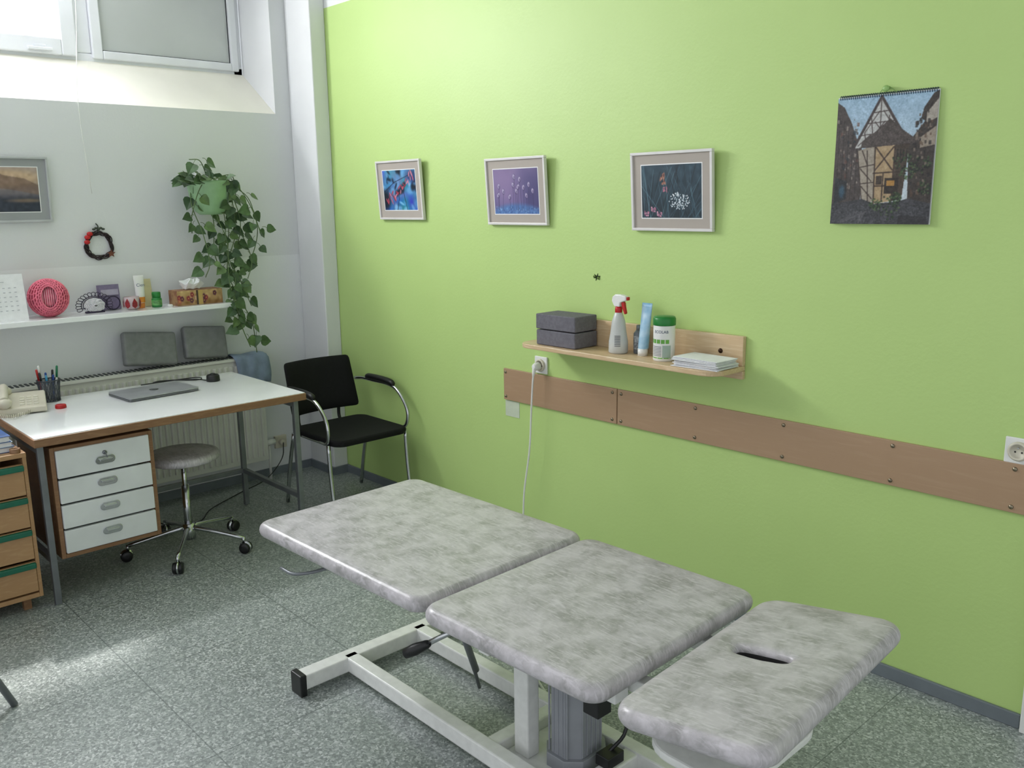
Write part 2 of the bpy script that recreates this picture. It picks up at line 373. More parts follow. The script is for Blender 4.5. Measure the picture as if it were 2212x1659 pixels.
# ------------------------------------------------------------------ lights
w=D.worlds.new('World'); SC.world=w; w.use_nodes=True; wn=w.node_tree; bg=wn.nodes['Background']; bg.inputs[0].default_value=(.93,.965,1,1)
tcw=wn.nodes.new('ShaderNodeTexCoord'); sxw=wn.nodes.new('ShaderNodeSeparateXYZ'); mrw=wn.nodes.new('ShaderNodeMapRange')
mrw.inputs['From Min'].default_value=-.80; mrw.inputs['From Max'].default_value=-.90; mrw.inputs['To Min'].default_value=.93; mrw.inputs['To Max'].default_value=4.5
wn.links.new(tcw.outputs['Generated'],sxw.inputs[0]); wn.links.new(sxw.outputs['X'],mrw.inputs['Value']); wn.links.new(mrw.outputs[0],bg.inputs[1])
def area(name,loc,dirv,sx,sy,power,col=(1,1,1)):
    l=D.lights.new(name,'AREA'); l.shape='RECTANGLE'; l.size=sx; l.size_y=sy; l.energy=power; l.color=col
    o=D.objects.new(name,l); COL.objects.link(o); o.location=loc; o.rotation_euler=Vector(dirv).to_track_quat('-Z','Y').to_euler(); return o
area('window_daylight',(-.42,-2.2,2.8),(1,0,0),1.95,.62,180,(.98,.99,1))
sun=D.lights.new('sun','SUN'); sun.energy=3.2; sun.angle=math.radians(3); sun.color=(1,.98,.94)
so=D.objects.new('sun',sun); COL.objects.link(so); so.rotation_euler=Vector((1.85,-.52,-2.7)).to_track_quat('-Z','Y').to_euler()
SC.view_settings.view_transform='Standard'

# ------------------------------------------------------------------ treatment table
T=thing('treatment_table','grey vinyl treatment table with three pads on white steel base','treatment table',(3.2,-1.22,0))
def pad(x0,x1,y0,y1,zt,th,tilt=0,hole=None,rc=.045,rz=0):
    mb=MB(); W=x1-x0;Hh=y1-y0;cy=(y0+y1)/2; n=10
    base=rr(W,Hh,rc,n); P=[]
    for i in range(len(base)):
        a=base[i];b=base[(i+1)%len(base)]; L=math.hypot(b[0]-a[0],b[1]-a[1]); k=max(1,int(L/.03))
        for j in range(k): P.append((a[0]+(b[0]-a[0])*j/k,a[1]+(b[1]-a[1])*j/k))
    N_=len(P); loops=[]; e=.018
    def inset(d): return [(x*(1-d/(W/2)),y*(1-d/(Hh/2))) for x,y in P]
    prof=[(.05,-th)]+[(e*(1-math.cos(-pi/2+pi*k/10)),-th/2+(th/2)*math.sin(-pi/2+pi*k/10)) for k in range(11)]
    for d,z in prof: loops.append([(x,y,z) for x,y in inset(d)])
    if hole:
        hx,hy,hl,hw=hole; inner=inset(e); tgt=[]; ring=[]
        for x,y in P:
            a=math.atan2(y/(Hh/2)*hw,x/(W/2)*hl); ca,sa=math.cos(a),math.sin(a)
            r=1/((abs(ca)/hl)**3.5+(abs(sa)/hw)**3.5)**(1/3.5)
            tgt.append((hx+r*ca,hy+r*sa))
            wr=1+.05*math.sin(a*11)
            r=wr/((abs(ca)/(hl+.03))**2.4+(abs(sa)/(hw+.03))**2.4)**(1/2.4); ring.append((hx+r*ca,hy+r*sa))
        for k in range(1,9):
            t=k/8; loops.append([(a+(c_-a)*t,b+(d_-b)*t,.003*math.sin(t*pi)) for (a,b),(c_,d_) in zip(inner,ring)])
        for k in range(1,9):
            t=k/8; dip=-.014*(1-math.sqrt(max(0,1-t*t)))
            loops.append([(a+(c_-a)*t,b+(d_-b)*t,dip) for (a,b),(c_,d_) in zip(ring,tgt)])
        loops.append([(hx+(x-hx)*.995,hy+(y-hy)*.99,-.018) for x,y in tgt])
        loops.append([(hx+(x-hx)*.995,hy+(y-hy)*.99,-th-.001) for x,y in tgt])
    else:
        for k in range(1,12):
            t=k/12; loops.append([(x*(1-t),y*(1-t),.004*math.sin(t*pi/2)) for x,y in inset(e)])
        loops.append([(x*.001,y*.001,.004) for x,y in inset(e)])
    V=[]; c,s_=math.cos(tilt),math.sin(tilt); cz,sz=math.cos(rz),math.sin(rz); mxx=(x0+x1)/2
    for lp in loops:
        for x,y,z in lp:
            xl=x+W/2; X=x0+xl*c-z*s_-mxx; Y=y
            V.append((mxx+X*cz-Y*sz,cy+X*sz+Y*cz,zt+xl*s_+z*c))
    nl=len(loops)
    A_=[];B_=[]
    for j in range(nl-1):
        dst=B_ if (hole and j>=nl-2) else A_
        for i in range(N_): dst.append((j*N_+i,j*N_+(i+1)%N_,(j+1)*N_+(i+1)%N_,(j+1)*N_+i))
    if hole:
        for i in range(N_): A_.append(((nl-1)*N_+i,(nl-1)*N_+(i+1)%N_,(i+1)%N_,i))
    else:
        A_.append(tuple(reversed(range(N_)))); A_.append(tuple(range((nl-1)*N_,nl*N_)))
    mb.add(V,A_,0,True)
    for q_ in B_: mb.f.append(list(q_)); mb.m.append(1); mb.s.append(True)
    return mb
part(T,'leg_pad',pad(2.25,3.145,-1.605,-.90,.612,.050,0,rz=math.radians(1.5)),[vinyl,holedark])
part(T,'seat_pad',pad(3.172,3.79,-1.60,-.895,.617,.050,0,rz=math.radians(2)),[vinyl,holedark])
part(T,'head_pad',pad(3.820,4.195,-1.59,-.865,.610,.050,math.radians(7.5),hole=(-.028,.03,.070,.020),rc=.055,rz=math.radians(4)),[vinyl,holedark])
mb=MB(); mb.box(2.9,3.75,-1.46,-1.41,.505,.558); mb.box(2.9,3.75,-1.08,-1.03,.505,.558); mb.box(3.12,3.17,-1.46,-1.03,.50,.545); mb.box(3.65,3.70,-1.46,-1.03,.50,.545)
mb.box(3.45,4.05,-1.40,-1.36,.515,.552); mb.box(3.45,4.05,-1.12,-1.08,.515,.552)
mb.box(2.35,3.0,-1.42,-1.38,.515,.558); mb.box(2.35,3.0,-1.12,-1.08,.515,.558); mb.box(2.5,2.54,-1.42,-1.08,.515,.558)
uf=part(T,'upper_frame',mb,white_metal,bevel=.004)
for b_ in((3.66,3.71,-1.475,-1.425,.455,.515),(3.115,3.155,-1.485,-1.46,.49,.53)):
    mb=MB(); mb.box(*b_); sub(uf,'end_cap',mb,blackp,bevel=.003)
mb=MB(); mb.prism(rr(.27,.38,.09,6),(3.965,-1.29,.445),(1,0,0),(0,1,0),(0,0,.022)); mb.box(3.84,3.88,-1.34,-1.22,.46,.52); part(T,'face_cushion_tray',mb,white_metal,bevel=.006)
mb=MB()
mb.box(2.37,2.43,-1.56,-.86,.02,.075)
mb.box(3.86,3.92,-1.54,-.86,.02,.075)
mb.box(2.40,3.90,-1.38,-1.33,.02,.075); mb.box(2.40,3.90,-1.07,-1.02,.02,.075)
mb.box(3.13,3.18,-1.35,-1.05,.02,.07); mb.box(3.46,3.51,-1.35,-1.05,.02,.07); mb.box(3.18,3.46,-1.30,-1.10,.02,.035)
bf=part(T,'base_frame',mb,white_metal,bevel=.005)
for xx in(2.365,3.855):
    for a_,b_ in((-1.575,-1.55),(-.87,-.845)):
        mb=MB(); mb.box(xx,xx+.07,a_,b_,.0,.08); sub(bf,'end_cap',mb,blackp,bevel=.004)
mb=MB(); mb.box(3.205,3.265,-1.285,-1.235,.035,.505); part(T,'support_post',mb,white_metal,bevel=.005)
colm=M('grey_plastic_column',(152,155,162),.38,0,var=.05)
mb=MB(); cp=rr(.125,.155,.035,1)
mb.prism(cp,(3.355,-1.17,.035),(1,0,0),(0,1,0),(0,0,.40)); mb.prism(rr(.15,.18,.04,1),(3.355,-1.17,.033),(1,0,0),(0,1,0),(0,0,.045))
for k in range(-2,3):
    mb.box(3.355+k*.018-.003,3.355+k*.018+.003,-1.25,-1.245,.08,.43)
for k in range(-2,3):
    mb.box(3.4165,3.4205,-1.17+k*.02-.003,-1.17+k*.02+.003,.08,.43)
mb.prism(rr(.135,.165,.037,1),(3.355,-1.17,.42),(1,0,0),(0,1,0),(0,0,.02))
lc=part(T,'lift_column',mb,colm,bevel=.002)
mb=MB(); mb.prism(rr(.09,.12,.03,1),(3.355,-1.17,.43),(1,0,0),(0,1,0),(0,0,.10)); sub(lc,'inner_column',mb,steel,bevel=.003)
mb=MB(); mb.box(3.45,3.50,-1.19,-1.12,.07,.105); mb.tube([(3.47,-1.15,.10),(3.49,-1.10,.16),(3.45,-1.06,.28),(3.43,-1.08,.50)],.006,8,5); part(T,'foot_switch_cable',mb,blackp,bevel=.003)
mb=MB(); mb.prism([(0,0),(.10,0),(.06,-.07),(.02,-.07)],(3.21,-1.44,.505),(1,0,0),(0,0,1),(0,.012,0)); part(T,'bracket',mb,white_metal,bevel=.002)
mb=MB(); mb.cyl((3.18,-1.44,.50),(3.07,-1.52,.42),.008); lv=part(T,'release_lever',mb,chrome)
mb=MB(); mb.lathe([(.009,0),(.013,.01),(.018,.05),(.015,.085),(.004,.092)],(3.09,-1.505,.433),(-.12,-.09,-.08),14); sub(lv,'grip',mb,blackp)
mb=MB(); mb.cyl((3.11,-1.42,.5),(3.05,-1.30,.25),.011); mb.cyl((3.08,-1.36,.375),(3.03,-1.27,.17),.006); part(T,'gas_spring',mb,steel)
mb=MB(); mb.tube([(2.55,-1.40,.52),(2.55,-1.52,.50),(2.50,-1.60,.49),(2.42,-1.61,.49)],.006,8,5); part(T,'adjustment_handle',mb,steel)

# ------------------------------------------------------------------ desk
DK=thing('desk','white-topped desk with brown wooden edge on grey steel legs','desk',(.66,-1.34,0))
mb=MB(); mb.box(.26,1.08,-1.98,-.72,.712,.747); part(DK,'edge_band',mb,edgewood,bevel=.003)
mb=MB(); mb.box(.265,1.075,-1.975,-.725,.745,.751); part(DK,'tabletop',mb,whitelam,bevel=.002)
for lx,ly in((1.03,-1.95),(1.03,-.76),(.40,-1.95),(.40,-.76)):
    mb=MB(); mb.box(lx-.013,lx+.013,ly-.013,ly+.013,.0,.712); part(DK,'leg',mb,steel,bevel=.002)
mb=MB()
for ly in(-1.95,-.76): mb.box(.41,1.02,ly-.012,ly+.012,.19,.215); mb.box(.41,1.02,ly-.012,ly+.012,.675,.70)
mb.box(.388,.412,-1.92,-.77,.19,.215); mb.box(.388,.412,-1.92,-.77,.66,.70)
part(DK,'stretcher',mb,steel,bevel=.002)
mb=MB(); px0,px1,py0,py1,pz0,pz1=.52,1.035,-1.915,-1.485,.195,.69
mb.box(px0,px1,py0,py0+.018,pz0,pz1); mb.box(px0,px1,py1-.018,py1,pz0,pz1); mb.box(px0,px1,py0+.018,py1-.018,pz0,pz0+.018); mb.box(px0,px1,py0+.018,py1-.018,pz1-.018,pz1); mb.box(px0,px0+.01,py0+.018,py1-.018,pz0+.018,pz1-.018)
part(DK,'pedestal_case',mb,edgewood,bevel=.002)
dw=M('white_drawer_front',(230,233,234),.35,0,var=.04,vs=6)
for i,(a,b) in enumerate(((.552,.675),(.440,.543),(.328,.431),(.217,.319))):
    mb=MB(); mb.box(1.022,1.045,-1.895,-1.505,a,b); mb.box(.56,1.022,-1.88,-1.52,a+.01,b-.03); dr=part(DK,'drawer',mb,dw,bevel=.004)
    zc=(a+b)/2+(-.012 if i==0 else .012); yc=-1.70
    mb=MB(); mb.prism(rr(.085,.036,.017,5),(1.045,yc,zc),(0,1,0),(0,0,1),(.004,0,0)); mb.prism([(-.028,.006),(.028,.006),(.024,-.004),(-.024,-.004)],(1.047,yc,zc),(0,1,0),(0,0,1),(.016,0,0)); sub(dr,'handle',mb,chrome,bevel=.002)
    if i==0:
        mb=MB(); mb.cyl((1.045,yc,zc+.032),(1.053,yc,zc+.032),.009); mb.cyl((1.053,yc,zc+.032),(1.07,yc,zc+.032),.003); mb.lathe([(.008,0),(.008,.002)],(1.07,yc,zc+.02),(0,1,.2),12); sub(dr,'lock',mb,steel)

gtrim=M('green_handle_strip',(20,104,80),.4,0,var=.08)
CB=thing('drawer_cabinet','beech drawer cabinet with green handle strips next to the desk','drawer cabinet',(.8,-2.25,0))
mb=MB(); mb.box(.50,1.04,-2.50,-2.485,.06,.69); mb.box(.50,1.04,-2.02,-2.005,.06,.69); mb.box(.50,1.045,-2.50,-2.005,.675,.695); mb.box(.50,1.04,-2.485,-2.02,.06,.08); mb.box(.50,.51,-2.485,-2.02,.08,.675); part(CB,'body',mb,beech,bevel=.002)
for z in(.515,.375,.235,.09):
    mb=MB(); mb.box(1.025,1.045,-2.482,-2.022,z,z+.132); d_=part(CB,'drawer',mb,beech,bevel=.002)
    mb=MB(); mb.box(1.04,1.062,-2.482,-2.022,z+.106,z+.130); sub(d_,'handle_strip',mb,gtrim,bevel=.004)
for lx,ly in((.98,-2.06),(.98,-2.44),(.55,-2.06),(.55,-2.44)):
    mb=MB(); mb.box(lx-.015,lx+.015,ly-.015,ly+.015,0,.06); part(CB,'foot',mb,edgewood)
bluem=M('blue_cover',(44,86,150),.5,0,var=.2,vs=20)
for i,(nm,z0,z1,mt,lb) in enumerate((('folder',.695,.718,bluem,'blue folder lying on the beech cabinet'),('notebook',.718,.738,M('pale_blue_cover',(180,196,214),.5,0,var=.1),'pale blue notebook stacked on the beech cabinet'),('book',.738,.763,bluem,'blue book on top of the stack on the cabinet'))):
    mb=MB(); mb.box(.72+.01*i,.99,-2.36,-2.035-.006*i,z0+.002,z1-.002,0); mb.box(.715+.01*i,.995,-2.365,-2.030-.006*i,z0,z0+.002,1); mb.box(.715+.01*i,.995,-2.365,-2.030-.006*i,z1-.002,z1,1)
    solo(nm,lb,'book',mb,[paper,mt],(.8,-2.2,z0),group='books on the beech cabinet')
mb=MB(); mb.lathe([(.020,0),(.020,.018),(.012,.018),(.012,0),(.020,0)],(1.020,-2.038,.695),n=20,cap=False); solo('tape_roll','small roll of brown adhesive tape on the beech cabinet','tape roll',mb,edgewood,(1.020,-2.038,.695))

# ------------------------------------------------------------------ swivel stool
ST=thing('swivel_stool','round grey vinyl swivel stool with chrome five-star castor base','stool',(.84,-1.28,0))
mb=MB(); mb.lathe([(.0,.466),(.16,.466),(.172,.472),(.176,.487),(.170,.501),(.15,.508),(.0,.510)],(.84,-1.28,0),n=40); part(ST,'seat',mb,vinyl)
mb=MB(); mb.lathe([(.09,.455),(.09,.467),(.03,.467)],(.84,-1.28,0)); mb.cyl((.84,-1.28,.25),(.84,-1.28,.46),.012); mb.cyl((.84,-1.28,.08),(.84,-1.28,.34),.019); mb.cyl((.84,-1.28,.06),(.84,-1.28,.14),.03); part(ST,'column',mb,chrome)
for i in range(5):
    a=math.radians(-106+72*i); d=Vector((math.cos(a),math.sin(a),0)); c=Vector((.84,-1.28,0)); e=c+d*.285
    mb=MB(); mb.tube([c+d*.02+Vector((0,0,.12)),c+d*.12+Vector((0,0,.105)),e+Vector((0,0,.075))],lambda t:.013-.004*t,10,4); mb.cyl(e+Vector((0,0,.05)),e+Vector((0,0,.082)),.008); lg=part(ST,'base_leg',mb,chrome)
    s_=Vector((-d.y,d.x,0)); w0=e+d*.008+Vector((0,0,.027))
    mb=MB()
    for k in(-1,1): mb.lathe([(.006,-.009),(.024,-.009),(.027,-.005),(.027,.005),(.024,.009),(.006,.009)],w0+s_*k*.014,s_,20)
    mb.lathe([(.03,-.004),(.03,.004)],w0+Vector((0,0,.003)),s_,20,mi=1)
    sub(lg,'caster',mb,[blackp,chrome])

# ------------------------------------------------------------------ armchair
AC=thing('armchair','black upholstered visitor chair with chrome legs and padded arms','chair',(.84,-.32,0))
mb=MB(); mb.prism(rr(.49,.48,.07,5),(.845,-.325,.42),(1,0,0),(0,1,0),(0,0,.036))
part(AC,'seat',mb,blackfab,bevel=.015,seg=3)
mb=MB(); V=[];Fs=[]; nu=12; nv=8
for side in(0,1):
    for j in range(nv+1):
        for i in range(nu+1):
            a=(i/nu-.5); t=j/nv; wv=.45*(1-.04*t); y=-.325+a*wv
            edge=min(1,min(i,nu-i)/1.0,min(j,nv-j)/1.0)
            th=.020*(0.35 if edge<1 else 1)
            x=.565-.08*t+.04*(2*a)**2+(th if side else -th); z=.505+.30*t
            V.append((x,y,z))
K=(nu+1)*(nv+1)
for j in range(nv):
    for i in range(nu):
        q=(j*(nu+1)+i,j*(nu+1)+i+1,(j+1)*(nu+1)+i+1,(j+1)*(nu+1)+i); Fs.append(q); Fs.append(tuple(K+k for k in reversed(q)))
bd=[j*(nu+1) for j in range(nv+1)]+[nv*(nu+1)+i for i in range(1,nu+1)]+[j*(nu+1)+nu for j in range(nv-1,-1,-1)]+[i for i in range(nu-1,0,-1)]
for k in range(len(bd)): a_,b_=bd[k],bd[(k+1)%len(bd)]; Fs.append((a_,b_,K+b_,K+a_))
mb.add(V,Fs,0,True); part(AC,'backrest',mb,blackfab,subd=1)
for s_,yy in((-1,-.575),(1,-.075)):
    yo=yy+s_*.008
    mb=MB(); mb.tube([(1.02,yy,.43),(1.03,yy,.25),(1.06,yy,0.004)],.011,10,4); part(AC,'leg',mb,chrome)
    mb=MB(); mb.tube([(.66,yy,.43),(.60,yy,.25),(.54,yy,.004)],.011,10,4); part(AC,'leg',mb,chrome)
    mb=MB(); mb.tube([(.54,yy*.95-.012,.66),(.60,yo,.665),(.70,yo,.665),(.84,yo,.665),(.94,yo,.645),(1.02,yo,.57),(1.04,yo,.50),(1.01,yy,.44),(.90,yy-s_*.02,.425),(.70,yy-s_*.02,.425)],.010,10,5); ar=part(AC,'armrest',mb,chrome)
    mb=MB(); mb.tube([(.64,yo,.680),(.68,yo,.684),(.80,yo,.684),(.88,yo,.678),(.91,yo,.668)],lambda t:.019*(1-.35*abs(2*t-1)**4),12,5); sub(ar,'arm_pad',mb,blackp)
for yy in(-.46,-.19):
    mb=MB(); mb.tube([(.66,yy,.412),(.58,yy,.408),(.52,yy,.43),(.515,yy,.5),(.545,yy,.58)],.010,8,4); part(AC,'back_support',mb,blackp)

CH=thing('tubular_chair','chair with grey tubular steel legs standing on the speckled floor','chair',(1.62,-2.60,0))
mb=MB(); mb.prism(rr(.42,.42,.05,4),(1.60,-2.66,.44),(1,0,0),(0,1,0),(0,0,.035)); part(CH,'seat',mb,greyvinyl,bevel=.01)
for ax,ay,bx,by in((1.78,-2.31,1.72,-2.48),(1.42,-2.31,1.48,-2.48),(1.78,-2.96,1.72,-2.82),(1.42,-2.96,1.48,-2.82)):
    mb=MB(); mb.cyl((ax,ay,0.003),(bx,by,.44),.012,n=12); part(CH,'leg',mb,steel)
mb=MB(); mb.box(1.42,1.45,-2.84,-2.48,.62,.84); mb.cyl((1.43,-2.80,.46),(1.43,-2.80,.66),.01); mb.cyl((1.43,-2.52,.46),(1.43,-2.52,.66),.01); part(CH,'backrest',mb,greyvinyl,bevel=.008)

# ------------------------------------------------------------------ radiator
RD=thing('radiator','long white ribbed panel radiator under the window behind the desk','radiator',(.1,-1.4,.15))
radm=M('white_radiator_enamel',(226,226,219),.35,0,var=.03,vs=6)
mb=MB(); mb.box(.045,.065,-2.4,-.47,.15,.79); mb.box(.125,.14,-2.4,-.47,.15,.79)
y=-2.38
while y<-.50:
    mb.prism([(0,0),(.024,0),(.018,.010),(.006,.010)],(.14,y,.18),(0,1,0),(1,0,0),(0,0,.575)); y+=.034
part(RD,'panel',mb,radm,bevel=.002)
mb=MB(); mb.box(.04,.155,-2.4,-.46,.785,.80)
y=-2.37
while y<-.5: mb.box(.06,.125,y,y+.012,.80,.804,1); y+=.024
part(RD,'top_grille',mb,[radm,seal],bevel=.001)
mb=MB(); mb.cyl((.09,-.44,.24),(.09,-.47,.24),.012); mb.cyl((.09,-.44,.0),(.09,-.44,.25),.008); mb.cyl((.09,-.47,.24),(.09,-.40,.24),.018); part(RD,'valve',mb,whitepl)
for a_ in(-2.0,-.9):
    mb=MB(); mb.box(.002,.045,a_,a_+.03,.3,.7); part(RD,'bracket',mb,radm)
for cy,wd,rot,lb in((-1.115,.29,-6,'grey vinyl cushion leaning on the wall above the radiator'),(-.80,.25,-5,'grey vinyl cushion standing near the hanging plant')):
    Rm=Matrix.Rotation(math.radians(rot),3,'X')@Matrix.Rotation(math.radians(-17),3,'Y')
    mb=MB(); mb.obox((.105,cy,.912),(.05,wd,.185),Rm); solo('cushion',lb,'cushion',mb,greyvinyl,(.1,cy,.80),group='grey cushions on the radiator',bevel=.014,seg=3)
mb=MB(); V=[];Fs=[]; nu=14;nv=16
pathp=[(.03,.66),(.030,.78),(.05,.808),(.10,.812),(.15,.808),(.168,.79),(.172,.73),(.174,.68),(.176,.64)]
for j in range(nv+1):
    t=j/nv*(len(pathp)-1); k=min(int(t),len(pathp)-2); fr_=t-k; x=pathp[k][0]*(1-fr_)+pathp[k+1][0]*fr_; z=pathp[k][1]*(1-fr_)+pathp[k+1][1]*fr_
    for i in range(nu+1):
        a=i/nu; V.append((x+.004*math.sin(a*17+j*.5),-.65+.21*a+.008*math.sin(j*.6),z+.004*math.sin(a*9+1)))
for j in range(nv):
    for i in range(nu): Fs.append((j*(nu+1)+i,j*(nu+1)+i+1,(j+1)*(nu+1)+i+1,(j+1)*(nu+1)+i))
mb.add(V,Fs,0,True); solo('cloth','light blue cloth draped over the end of the radiator','cloth',mb,M('light_blue_cloth',(146,162,188),.9,0,var=.12,vs=14,bump=.3,bs=200),(.12,-.55,.8),solid=.003)
mb=MB(); mb.box(.0,.02,-.36,-.28,.17,.25); mb.cyl((.02,-.32,.21),(.05,-.32,.21),.018,mi=0); solo('wall_outlet','ivory wall outlet with plug low on the white wall','socket',mb,beige,(.0,-.32,.17),bevel=.003)
mb=MB(); mb.tube([(.05,-.32,.21),(.09,-.36,.12),(.14,-.5,.03),(.2,-.7,.006),(.35,-.95,.006),(.5,-1.1,.006),(.42,-1.3,.05),(.33,-1.38,.3),(.30,-1.34,.70)],.003,6,8); solo('power_cable','thin black cable running from the desk along the floor','cable',mb,blackp,(.2,-.7,0))

# ------------------------------------------------------------------ wall shelf (white) and things on it
ZS=1.14
mb=MB(); mb.box(0,.25,-2.6,-.67,ZS-.026,ZS); solo('wall_shelf','long white shelf board fixed to the white wall','shelf',mb,whitelam,(0,-1.6,ZS-.026),bevel=.003)
TC=thing('tent_calendar','white desk calendar standing on the white shelf','calendar',(.13,-1.80,ZS))
mb=MB(); mb.prism([(0,0),(.07,.0),(.035,.225),(.03,.225)],(.12,-1.93,ZS),(1,0,0),(0,0,1),(0,.215,0)); part(TC,'stand',mb,paper)
mb=MB()
for r_ in range(6):
    for c_ in range(7): mb.box(.0,.0006,-.09+.025*c_,-.09+.025*c_+.010,.05+.022*r_,.05+.022*r_+.004)
mb.box(0,.0006,-.06,.02,.19,.193)
Rt=Matrix.Rotation(-math.atan2(.035,.225),3,'Y'); mb.v=[tuple(Vector((.191,-1.82,ZS))+Rt@Vector(v)) for v in mb.v]; part(TC,'page_print',mb,M('grey_print',(190,192,198),.7,var=.05))
pink=M('pink_yarn',(240,124,146),.75,0,var=.1,vs=40,bump=.3)
c=Vector((.125,-1.60,ZS+.095)); rb=.094
BL=thing('yarn_ball','pink lattice yarn ball lantern with oval opening on the shelf','decoration',(.125,-1.6,ZS))
mb=MB()
vd=Vector((.96,-.20,.12)).normalized()
a1,b1,_=mb.frame(vd)
def sph(th,ph,r_):
    return c+(vd*math.cos(th)+(a1*math.cos(ph)*.58+b1*math.sin(ph))*math.sin(th)).normalized()*r_
nr_,np_=20,40; V=[];Fs=[]
for j in range(nr_+1):
    th=.60+(pi-.6)*j/nr_
    for i in range(np_): V.append(sph(min(th,pi),2*pi*i/np_,.089))
for j in range(nr_):
    for i in range(np_): Fs.append((j*np_+i,j*np_+(i+1)%np_,(j+1)*np_+(i+1)%np_,(j+1)*np_+i))
mb.add(V,Fs,1,True)
for th in[.62+.15*k for k in range(16)]: mb.tube([sph(th,2*pi*i/30,rb) for i in range(30)],.0035,5,1,closed=True)
for k in range(30):
    ph=2*pi*k/30; mb.tube([sph(.62+(2.3)*i/12,ph+.5*math.sin(i*.5),rb) for i in range(13)],.0028,5,1)
mb.ell(c-Vector((0,0,.085)),(.04,.04,.009),14,6,1)
part(BL,'shell',mb,[pink,M('pink_shell_lining',(222,96,122),.8,0,var=.2,vs=60)])
mb=MB(); mb.ell(c+vd*.004,.076,24,16,0)
for k in range(7):
    yy_=-.036+.012*k; mb.tube([c+vd*(.074+.006*math.cos(t*3))*math.cos(t*.62)+a1*yy_*.8+b1*t*.07 for t in(-.8,-.4,0,.4,.8)],.0026,5,3,mi=1)
part(BL,'inner_lace',mb,[M('deep_pink_lining',(214,92,118),.85,var=.25,vs=50),M('pale_pink_yarn',(238,166,180),.8,var=.1)])
LD=thing('crochet_ornament','black and white crocheted ornament on the white shelf','decoration',(.14,-1.385,ZS))
lacew=M('white_lace',(228,226,232),.8,0,var=.1,vs=80); laceb=M('dark_lace',(50,42,66),.8,0,var=.2)
def q_(r_,a_,x_=0,cz=.038): return Vector((.14+x_,-1.385+r_*1.35*math.cos(a_),ZS+cz+r_*math.sin(a_)))
mb=MB()
for k in range(7):
    r_=.004+.0052*k
    mb.tube([q_(r_+.002*math.sin(9*t+k),t,.014-.0025*k) for t in [2*pi*i/48 for i in range(48)]],.0028,5,1,closed=True)
part(LD,'white_centre',mb,lacew)
mb=MB()
for r_ in(.042,.048): mb.tube([q_(r_*(1 if math.sin(t)>-.3 else .78),t,-.006) for t in [2*pi*i/48 for i in range(48)]],.002,5,1,closed=True)
for k in range(17):
    a=-.35+(pi+.7)*k/16; mb.tube([q_(.058+.011*math.cos(t),a+.13*math.sin(t),-.008) for t in [2*pi*i/12 for i in range(12)]],.0017,5,1,closed=True)
mb.obox((.13,-1.385,ZS+.004),(.03,.09,.008))
part(LD,'dark_loops',mb,laceb)
purple=M('lilac_card',(132,120,152),.6,0,var=.15,vs=30)
mb=MB(); mb.obox((.06,-1.285,ZS+.068),(.03,.105,.132),Matrix.Rotation(-.1,3,'Y')); mb.obox((.0785,-1.285,ZS+.095),(.001,.09,.03),Matrix.Rotation(-.1,3,'Y'),1); solo('greeting_card_box','lilac cardboard box standing at the back of the shelf','box',mb,[purple,M('pale_lilac',(182,174,196),.6,var=.1)],(.06,-1.285,ZS),bevel=.002)
mb=MB(); mb.tube([(.09,-1.275+.035*math.cos(t),ZS+.039+.035*math.sin(t)) for t in [2*pi*i/20 for i in range(20)]],.003,6,1,closed=True); solo('ring_ornament','dark ring shaped ornament beside the lilac box','decoration',mb,laceb,(.09,-1.275,ZS))
TU=thing('candle_holder','glass tealight holder painted with red tulip petals','candle holder',(.15,-1.20,ZS))
mb=MB(); mb.lathe([(.02,0),(.036,.01),(.043,.035),(.038,.07),(.036,.07),(.041,.035),(.034,.013),(.001,.008)],(.15,-1.20,ZS),n=24,cap=False); part(TU,'glass',mb,M('pinkish_glass',(206,188,190),.15,0,var=.1,alpha=.8))
mb=MB()
for k in range(7):
    a=2*pi*k/7
    V=[Vector((.15,-1.20,ZS))+Vector((math.cos(a+da)*r_,math.sin(a+da)*r_,z_)) for da,r_,z_ in((-.33,.043,.022),(0,.0425,.010),(.33,.043,.022),(.3,.0452,.04),(0,.0415,.064),(-.3,.0452,.04))]
    mb.add(V,[(0,1,2,3,4,5)],0)
part(TU,'petal_pattern',mb,M('dark_red_paint',(150,24,36),.4,var=.2,vs=60))
TB=thing('cream_tube','white and orange hand cream tube standing on its cap','tube',(.10,-1.135,ZS))
mb=MB()
V=[];n=20
prof=[(.021,.021,.028),(.023,.021,.05),(.0245,.018,.09),(.026,.011,.13),(.028,.002,.165),(.028,.0015,.176)]
for a_,b_,z_ in prof:
    for i in range(n): t=2*pi*i/n; V.append((.10+b_*math.cos(t),-1.135+a_*math.sin(t),ZS+z_))
Fs=[(j*n+i,j*n+(i+1)%n,(j+1)*n+(i+1)%n,(j+1)*n+i) for j in range(len(prof)-1) for i in range(n)]; Fs.append(tuple(range((len(prof)-1)*n,len(prof)*n)))
mb.add(V,Fs,0,True); mb.text('Cien',.024,(.1245,-1.137,ZS+.125),(0,1,0),(-.06,0,1),1)
mb.lathe([(.0235,0),(.0243,.03)],(.10,-1.135,ZS+.03),n=20,mi=2,cap=False)
part(TB,'tube_body',mb,[whitepl,M('navy_print',(30,50,110),.5,var=.1),M('orange_print',(240,150,50),.5,var=.15,vs=30)])
mb=MB(); mb.lathe([(.020,0),(.021,.028)],(.10,-1.135,ZS),n=20); part(TB,'cap',mb,M('orange_cap',(236,140,52),.4,var=.05))
JR=thing('green_jar','small green plastic jar with a bright green lid','jar',(.13,-1.06,ZS))
